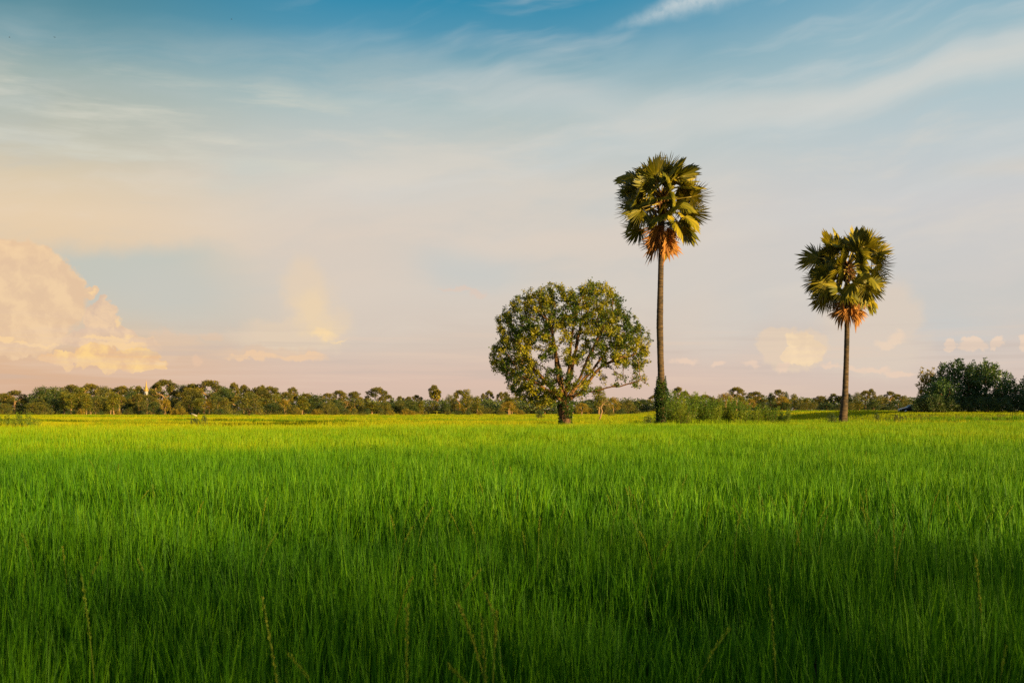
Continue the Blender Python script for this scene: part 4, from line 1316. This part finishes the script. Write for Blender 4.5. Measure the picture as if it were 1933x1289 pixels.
# ------------------------------------------------------------------ feathery shrubs beside the tall palm
def feathery(seed, H, Wd, nst, mat):
    rng = np.random.default_rng(seed)
    b = MB()
    C_n, D_n = [], []
    for i in range(nst):
        a_ = rng.uniform(0, 6.28)
        r0 = Wd * 0.35 * math.sqrt(rng.uniform())
        h = H * rng.uniform(0.55, 1.0)
        ln = rng.uniform(0.02, 0.30) * Wd
        ts = np.linspace(0, 1, 6)
        st = np.stack([math.cos(a_) * (r0 + ln * ts ** 1.6), math.sin(a_) * (r0 + ln * ts ** 1.6), h * ts], 1)
        b.tube(st, np.linspace(0.016, 0.005, 6), 3, False)
        nl = int(60 * h)
        t = rng.uniform(0.12, 1.0, nl)
        p_ = np.stack([np.interp(t, ts, st[:, q]) for q in range(3)], 1)
        q = unit(np.stack([rng.normal(size=nl), rng.normal(size=nl), 0.6 + 0.5 * rng.normal(size=nl)], 1))
        ext = rng.uniform(0, 0.28, (nl, 1)) * (1.1 - t[:, None])
        C_n.append(p_ + q * ext); D_n.append(q)
    c_, d_ = np.concatenate(C_n), np.concatenate(D_n)
    LL = rng.uniform(0.10, 0.22, len(c_))
    V, Fc = leaf_quads(c_, d_, LL, LL * 0.22, rng)
    return b.mesh('feathery_stem', M['bark']), mesh_np('feathery_foliage', V, [Fc], mat)
FE = [feathery(80 + i, 3.0, 2.4, 44, M['leaf_feather']) for i in range(3)]
FEP = [(1268, 737, 52, 97, 'dark feathery shrub right against the creeper-wrapped trunk'), (1292, 744, 50, 99, 'second feathery shrub from the tallest palm'), (1316, 741, 40, 101, 'tall thin-stemmed feathery shrub, third from the tallest palm'),
       (1340, 752, 44, 100, 'fourth feathery shrub from the tallest palm'), (1364, 750, 48, 103, 'yellowish feathery shrub, fifth from the tallest palm'), (1390, 757, 46, 102, 'sixth feathery shrub from the tallest palm'),
       (1418, 762, 46, 105, 'seventh feathery shrub from the tallest palm'), (1446, 767, 44, 106, 'eighth feathery shrub, low and dark'), (1474, 773, 40, 107, 'ninth and lowest feathery shrub, at the end of the row'), (1282, 764, 50, 95, 'short feathery shrub in front of the row beside the tallest palm')]
for i, (px, top, w_, Y, lab) in enumerate(FEP):
    f_ = foot(px, Y)
    root = tag(empty('feathery_shrub', f_), lab, 'shrub', 'feathery shrubs beside the tallest palm')
    s_ = w_ / F * Y / 2.4
    root.scale = (s_ * 1.15, s_ * 1.15, (at(px, top, Y).z - f_.z) / 2.9)
    root.rotation_euler = (0, 0, i * 1.9)
    a, b_ = FE[i % 3]
    obj('stem', a, root); obj('foliage', b_, root)
# small shrubs on and near the bund
def small_shrub(px, top, w_, Y, var, lab):
    f_ = foot(px, Y)
    c_ = copy_tree(PROTO['shrub'][var], KIDS)
    c_.location = f_
    s_ = w_ / F * Y / PW['shrub']
    c_.scale = (s_, s_, (at(px, top, Y).z - f_.z) / PH['shrub'])
    tag(c_, lab, 'shrub')
small_shrub(368, 786, 24, 80, 2, 'small dark shrub on the bund under the pale plank')
small_shrub(386, 779, 14, 80, 2, 'thin dark shrub just beside the pale plank')
small_shrub(1224, 781, 26, 91, 2, 'dark little shrub on the bund just before the tallest palm')
small_shrub(1570, 777, 26, 100, 2, 'green shrub leaning against the foot of the shorter palm')
small_shrub(1655, 776, 16, 108, 2, 'lone dark shrub in the grass between shorter palm and car')
small_shrub(1692, 779, 16, 125, 0, 'little weedy shrub in the grass just before the car')
small_shrub(1018, 772, 18, 210, 2, 'dark shrub in the open field just before the wide leafy tree')
small_shrub(1240, 777, 18, 93, 2, 'dark shrub touching the creeper at the foot of the tallest palm')
small_shrub(1152, 770, 20, 300, 0, 'round shrub alone in the field under the bare low bough')
# the fallen bare tree between the leafy tree and the tallest palm
c_ = copy_tree(PROTO['bare'][0], KIDS)
c_.location = foot(1131, 180)
c_.scale = (0.42, 0.42, 0.42)
c_.rotation_euler = (0, R(24), 0.6)
tag(c_, 'leaning dead tree with grey drooping twigs beyond the wide leafy tree', 'tree')
# reeds at the left end of the bund
RE = [feathery(90 + i, 1.6, 1.6, 22, M['leaf_feather']) for i in range(2)]
for i, (px, top, Y, lab) in enumerate([(6, 781, 84, 'tall yellow reed clump at the left picture edge'), (24, 787, 82, 'second yellow reed clump from the left picture edge'), (46, 778, 83, 'tallest yellow reed clump on the bund'), (62, 789, 81, 'low yellow reed clump, last of the four')]):
    f_ = foot(px, Y)
    root = tag(empty('reed_clump', f_), lab, 'reeds', 'reed clumps on the bund')
    root.scale = (0.7, 0.7, (at(px, top, Y).z - f_.z) / 1.55)
    a, b_ = RE[i % 2]
    obj('stem', a, root); obj('foliage', b_, root)

# ------------------------------------------------------------------ banana plant
Y = 300
f_ = foot(824, Y)
root = tag(empty('banana_plant', f_), 'bright yellow banana plant with two spread leaves before the wood', 'plant')
b = MB()
b.tube([(0, 0, -0.2), (0.05, 0, 0.5), (0.1, 0, 1.1)], [0.16, 0.13, 0.09], 7)
obj('stem', b.mesh('banana_stem', M['banana'], True), root)
for (a_, l_, up_) in ((0.1, 1.1, 0.75), (3.0, 1.2, 0.7), (1.4, 0.9, 0.9), (4.4, 0.8, 0.8)):
    b = MB()
    ts = np.linspace(0, 1, 9)
    cc = np.stack([math.cos(a_) * l_ * ts, math.sin(a_) * l_ * ts, 1.0 + l_ * (up_ * 1.5 * ts - 0.9 * ts ** 2.4)], 1) + np.array([0.1, 0, 0])
    sv = np.array([-math.sin(a_), math.cos(a_), 0])
    wv = 0.26 * np.sin(np.pi * (0.1 + 0.9 * ts)) ** 0.7
    V = []
    for p_, w_ in zip(cc, wv):
        V += [p_ - sv * w_ + np.array([0, 0, 0.08]), p_, p_ + sv * w_ + np.array([0, 0, 0.08])]
    b.add(V, [(3 * j + q, 3 * j + 3 + q, 3 * j + 4 + q, 3 * j + 1 + q) for j in range(8) for q in range(2)])
    obj('leaf', b.mesh('banana_leaf', M['banana'], True), root)

# ------------------------------------------------------------------ golden-spired shrine
def lathe(prof, sides, mb):
    V, Fc = [], []
    for (r, z) in prof:
        for q in range(sides):
            a_ = 2 * math.pi * (q + 0.5) / sides
            V.append((r * math.cos(a_), r * math.sin(a_), z))
    for i in range(len(prof) - 1):
        for q in range(sides):
            q2 = (q + 1) % sides
            Fc.append((i * sides + q, i * sides + q2, (i + 1) * sides + q2, (i + 1) * sides + q))
    mb.add(V, Fc)
Y = 440
f_ = foot(276, Y)
zt = at(0, 716, Y).z
root = tag(empty('stupa', f_), 'slender stupa with golden spire and white base rising above the wood', 'stupa')
root.scale = (0.8, 0.8, 1)
b = MB()
for (w_, z0, z1_) in ((3.6, 0, 1.2), (3.0, 1.2, 2.4), (2.5, 2.4, 3.6)):
    b.box((0, 0, (z0 + z1_) / 2), (w_, w_, z1_ - z0))
obj('plinth', b.mesh('stupa_plinth', M['white']), root)
b = MB()
zs = zt * 0.665
b.box((0, 0, (3.6 + zs) / 2), (2.0, 2.0, zs - 3.6), 0, 0.72)
body = obj('shaft', b.mesh('stupa_shaft', M['white']), root)
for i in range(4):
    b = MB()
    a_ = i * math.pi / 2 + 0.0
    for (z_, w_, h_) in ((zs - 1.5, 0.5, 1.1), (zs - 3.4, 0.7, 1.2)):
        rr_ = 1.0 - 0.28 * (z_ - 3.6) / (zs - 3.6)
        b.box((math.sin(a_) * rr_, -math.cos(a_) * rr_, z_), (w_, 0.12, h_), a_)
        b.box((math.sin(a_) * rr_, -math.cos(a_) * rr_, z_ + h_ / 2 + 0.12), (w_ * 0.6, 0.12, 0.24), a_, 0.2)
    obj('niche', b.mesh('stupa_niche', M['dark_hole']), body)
b = MB()
b.box((0, 0, zs + 0.12), (1.9, 1.9, 0.24))
for i in range(4):
    a_ = i * math.pi / 2 + math.pi / 4
    b.box((math.cos(a_) * 1.15, math.sin(a_) * 1.15, zs + 0.4), (0.3, 0.3, 0.7), a_, 0.1)
obj('cornice', b.mesh('stupa_cornice', M['gold']), root)
b = MB()
lathe([(0.95, zs + 0.24), (0.92, zs + 0.5), (0.80, zs + 0.9), (0.72, zs + 1.3), (0.52, zs + 1.6), (0.55, zs + 1.7), (0.40, zs + 1.8)], 12, b)
obj('bell', b.mesh('stupa_bell', M['gold'], True), root)
b = MB()
pr = []
n_r = 9
for i in range(n_r):
    t = i / n_r
    r_ = 0.40 * (1 - t) ** 1.1 + 0.07
    z_ = zs + 1.8 + t * (zt - zs - 2.5)
    pr += [(r_, z_), (r_ * 0.86, z_ + 0.12)]
pr += [(0.06, zt - 0.6), (0.01, zt)]
lathe(pr, 10, b)
obj('spire', b.mesh('stupa_spire', M['gold'], True), root)

# ------------------------------------------------------------------ parked car, its rear hidden by the thicket
Y = 188
f_ = foot(1697, Y)
root = tag(empty('car', f_), 'black car parked facing left beside the thicket, its rear hidden by leaves', 'car')
LEN = 4.5
# stations along the length (x), lower edge, belt height, roof height, half-width at belt, half-width at roof
ST = [(0.00, 0.42, 0.62, 0.62, 0.55, 0.55), (0.12, 0.30, 0.74, 0.74, 0.76, 0.76), (0.55, 0.24, 0.84, 0.84, 0.86, 0.80), (1.15, 0.22, 0.95, 0.96, 0.89, 0.78), (1.35, 0.22, 0.98, 1.08, 0.90, 0.72),
      (1.95, 0.22, 1.00, 1.46, 0.90, 0.60), (2.40, 0.22, 1.01, 1.53, 0.90, 0.60), (3.30, 0.22, 1.03, 1.50, 0.90, 0.58), (3.95, 0.24, 1.05, 1.30, 0.88, 0.60), (4.30, 0.30, 1.02, 1.04, 0.84, 0.74), (4.50, 0.42, 0.90, 0.90, 0.72, 0.70)]
def section(s):
    x, lo, be, ro, wb, wr_ = s
    h = [(wb * 0.92, lo), (wb, lo + 0.18), (wb, be - 0.10), (wb * 0.97, be), (wr_ + (wb * 0.97 - wr_) * 0.15, be + (ro - be) * 0.88), (wr_ * 0.8, ro)]
    return [(x, -y, z) for y, z in h] + [(x, y, z) for y, z in reversed(h)]
b = MB()
V, Fc = [], []
for s in ST: V += section(s)
ns = 12
for i in range(len(ST) - 1):
    for q in range(ns):
        q2 = (q + 1) % ns
        Fc.append((i * ns + q, i * ns + q2, (i + 1) * ns + q2, (i + 1) * ns + q))
Fc.append(tuple(range(ns)))
Fc.append(tuple((len(ST) - 1) * ns + q for q in reversed(range(ns))))
b.add(V, Fc)
obj('body', b.mesh('car_body', M['car'], True), root)
b = MB()
b.add([(1.36, -0.70, 1.06), (1.36, 0.70, 1.06), (1.93, 0.56, 1.455), (1.93, -0.56, 1.455)], [(0, 1, 2, 3)])
for v_ in b.v: v_ += np.array([-0.025, 0, 0.02])
obj('windscreen', b.mesh('car_windscreen', M['glass']), root)
for s_ in (-1, 1):
    for (x0, x1, x2, x3) in ((1.55, 2.45, 2.42, 2.0), (2.52, 3.45, 3.25, 2.5)):
        b = MB()
        pts = [(x0, 0.895, 1.04), (x1, 0.895, 1.05), (x2, 0.665, 1.42), (x3, 0.665, 1.41)]
        b.add([(x, s_ * (y + 0.012), z) for x, y, z in pts], [(0, 1, 2, 3) if s_ < 0 else (3, 2, 1, 0)])
        obj('side_window', b.mesh('car_side_window', M['glass']), root)
    b = MB()
    b.box((0.17, s_ * 0.60, 0.68), (0.22, 0.34, 0.14))
    obj('headlight', b.mesh('car_headlight', M['lamp']), root)
    b = MB()
    b.box((1.62, s_ * 0.98, 1.06), (0.14, 0.2, 0.14))
    obj('mirror', b.mesh('car_mirror', M['car']), root)
    for x in (0.85, 3.55):
        b = MB()
        th = np.linspace(0, 2 * math.pi, 17)[:-1]
        b.tube([(x, s_ * 0.70, 0.32), (x, s_ * 0.915, 0.32)], [0.32, 0.32], 18)
        w_ = obj('wheel', b.mesh('car_tyre', M['tyre']), root)
        b = MB()
        b.tube([(x, s_ * 0.90, 0.32), (x, s_ * 0.93, 0.32)], [0.20, 0.18], 12)
        obj('rim', b.mesh('car_rim', M['chrome']), w_)
b = MB()
b.box((0.02, 0, 0.52), (0.10, 0.9, 0.10))
obj('grille', b.mesh('car_grille', M['chrome']), root)
b = MB()
b.box((0.02, 0, 0.36), (0.14, 1.3, 0.12))
obj('bumper', b.mesh('car_bumper', M['car']), root)

# ------------------------------------------------------------------ pale plank over the little shrub
a0, a1 = at(361, 780, 80), at(372, 785, 80)
root = tag(empty('plank', ((a0.x + a1.x) / 2, 80, (a0.z + a1.z) / 2)), 'pale slanting plank propped on sticks over the small dark shrub', 'plank')
ang = math.atan2(a1.z - a0.z, a1.x - a0.x)
b = MB(); b.box((0, 0, 0), (0.46, 0.13, 0.035))
o_ = obj('board', b.mesh('plank_board', M['plank']), root); o_.rotation_euler = (R(30), -ang, 0)
b = MB(); b.box((-0.22, 0.10, -0.01), (0.36, 0.10, 0.06))
o_ = obj('dark_board', b.mesh('plank_dark_board', M['plank_dark']), root); o_.rotation_euler = (0, -ang * 0.4, 0)
for (x, z0) in ((-0.2, 0.05), (0.2, -0.1)):
    b = MB(); b.tube([(x, 0.05, z0), (x, 0.08, -1.5)], [0.012, 0.014], 5)
    obj('prop', b.mesh('plank_prop', M['plank_dark']), root)

# ------------------------------------------------------------------ three far birds
def bird_mesh():
    b = MB()
    b.tube([(-0.20, 0, 0), (-0.13, 0, 0.01), (0, 0, 0), (0.12, 0, 0.02), (0.20, 0, 0.03), (0.25, 0, 0.02)], [0.01, 0.04, 0.06, 0.045, 0.03, 0.005], 8)
    for s_ in (-1, 1):
        b.add([(0.08, s_ * 0.03, 0.02), (0.10, s_ * 0.22, 0.12), (0.02, s_ * 0.42, 0.06), (-0.05, s_ * 0.22, 0.10), (-0.07, s_ * 0.03, 0.02)], [(0, 1, 3, 4), (1, 2, 3)])
    b.add([(-0.18, 0.03, 0), (-0.18, -0.03, 0), (-0.33, -0.07, 0.01), (-0.33, 0.07, 0.01)], [(0, 1, 2, 3)])
    return b.mesh('bird', M['feather'], True)
bm_ = bird_mesh()
for (px, py, Y, rz, lab) in ((437, 37, 300, 0.6, 'tiny dark bird highest in the blue sky'), (18, 71, 300, 0.2, 'tiny dark bird at the upper left picture edge'), (103, 71, 290, 2.6, 'tiny dark bird to the right of the edge bird')):
    o_ = obj('bird', bm_)
    o_.location = at(px, py, Y)
    o_.rotation_euler = (R(12), 0, rz)
    tag(o_, lab, 'bird', 'birds in the sky')

# ------------------------------------------------------------------ seed-bearing weeds standing out of the near rice
rng = np.random.default_rng(3)
def weed(label, px, pyt, Y, heads):
    """heads: (lean across, height factor, length of head)"""
    x = (px - CX) / F * Y
    H = at(px, pyt, Y).z
    root = tag(empty('seed_grass', (x, Y, 0)), label, 'grass weed', 'seed-bearing grasses in the near rice')
    for j, (ln, hf, hl) in enumerate(heads):
        b = MB()
        ts = np.linspace(0, 1, 10)
        h = H * hf
        f0 = 0.55 if j else 0.0
        zz = f0 * H + (h - f0 * H) * ts
        pts = np.stack([ln * ts ** 1.5, 0.02 * np.sin(ts * 3 + j), zz], 1)
        b.tube(pts, np.linspace(0.0045, 0.0015, 10), 5, False)
        st = obj('stalk', b.mesh('weed_stalk', M['seed'], True), root)
        b = MB()
        for q in range(110):
            t = 1 - hl * rng.uniform()
            c_ = np.array([np.interp(t, ts, pts[:, w_]) for w_ in range(3)])
            a_ = rng.uniform(0, 6.28)
            o2 = np.array([math.cos(a_), math.sin(a_), 0]) * rng.uniform(0.001, 0.007)
            u_ = unit(np.array([o2[0] * 20 + ln * 0.8, o2[1] * 20, 1.0]))
            s2 = unit(np.cross(u_, rng.normal(size=3)))
            L2, W2 = rng.uniform(0.011, 0.021), rng.uniform(0.0024, 0.004)
            b.add([c_ + o2, c_ + o2 + u_ * L2 * .5 + s2 * W2, c_ + o2 + u_ * L2, c_ + o2 + u_ * L2 * .5 - s2 * W2], [(0, 1, 2, 3)])
        obj('seed_head', b.mesh('weed_seed_head', M['seed']), st)
weed('branching seed grass with several leaning heads low in the middle of the picture', 928, 1165, 4.3, [(-0.04, 1.0, 0.3), (-0.13, 1.06, 0.5), (-0.17, 0.80, 0.4), (0.02, 1.02, 0.3)])
weed('pale upright seed grass standing tallest in the rice below the shorter palm', 1694, 952, 8.0, [(-0.03, 1.0, 0.35), (0.05, 0.86, 0.2)])
weed('thick single seed head leaning left in the rice at lower left', 187, 1088, 5.0, [(-0.08, 1.0, 0.3)])
weed('long seed head bending left in the rice at lower centre left', 548, 1130, 4.6, [(-0.12, 1.0, 0.4)])
weed('straight seed head low in the rice left of centre', 764, 1140, 4.4, [(0.01, 1.0, 0.35)])
weed('seed head leaning left in the rice below the shorter palm', 1478, 1108, 4.9, [(-0.06, 1.0, 0.35)])
weed('curved seed head in the rice at lower right', 1872, 1050, 5.6, [(-0.08, 1.0, 0.3)])
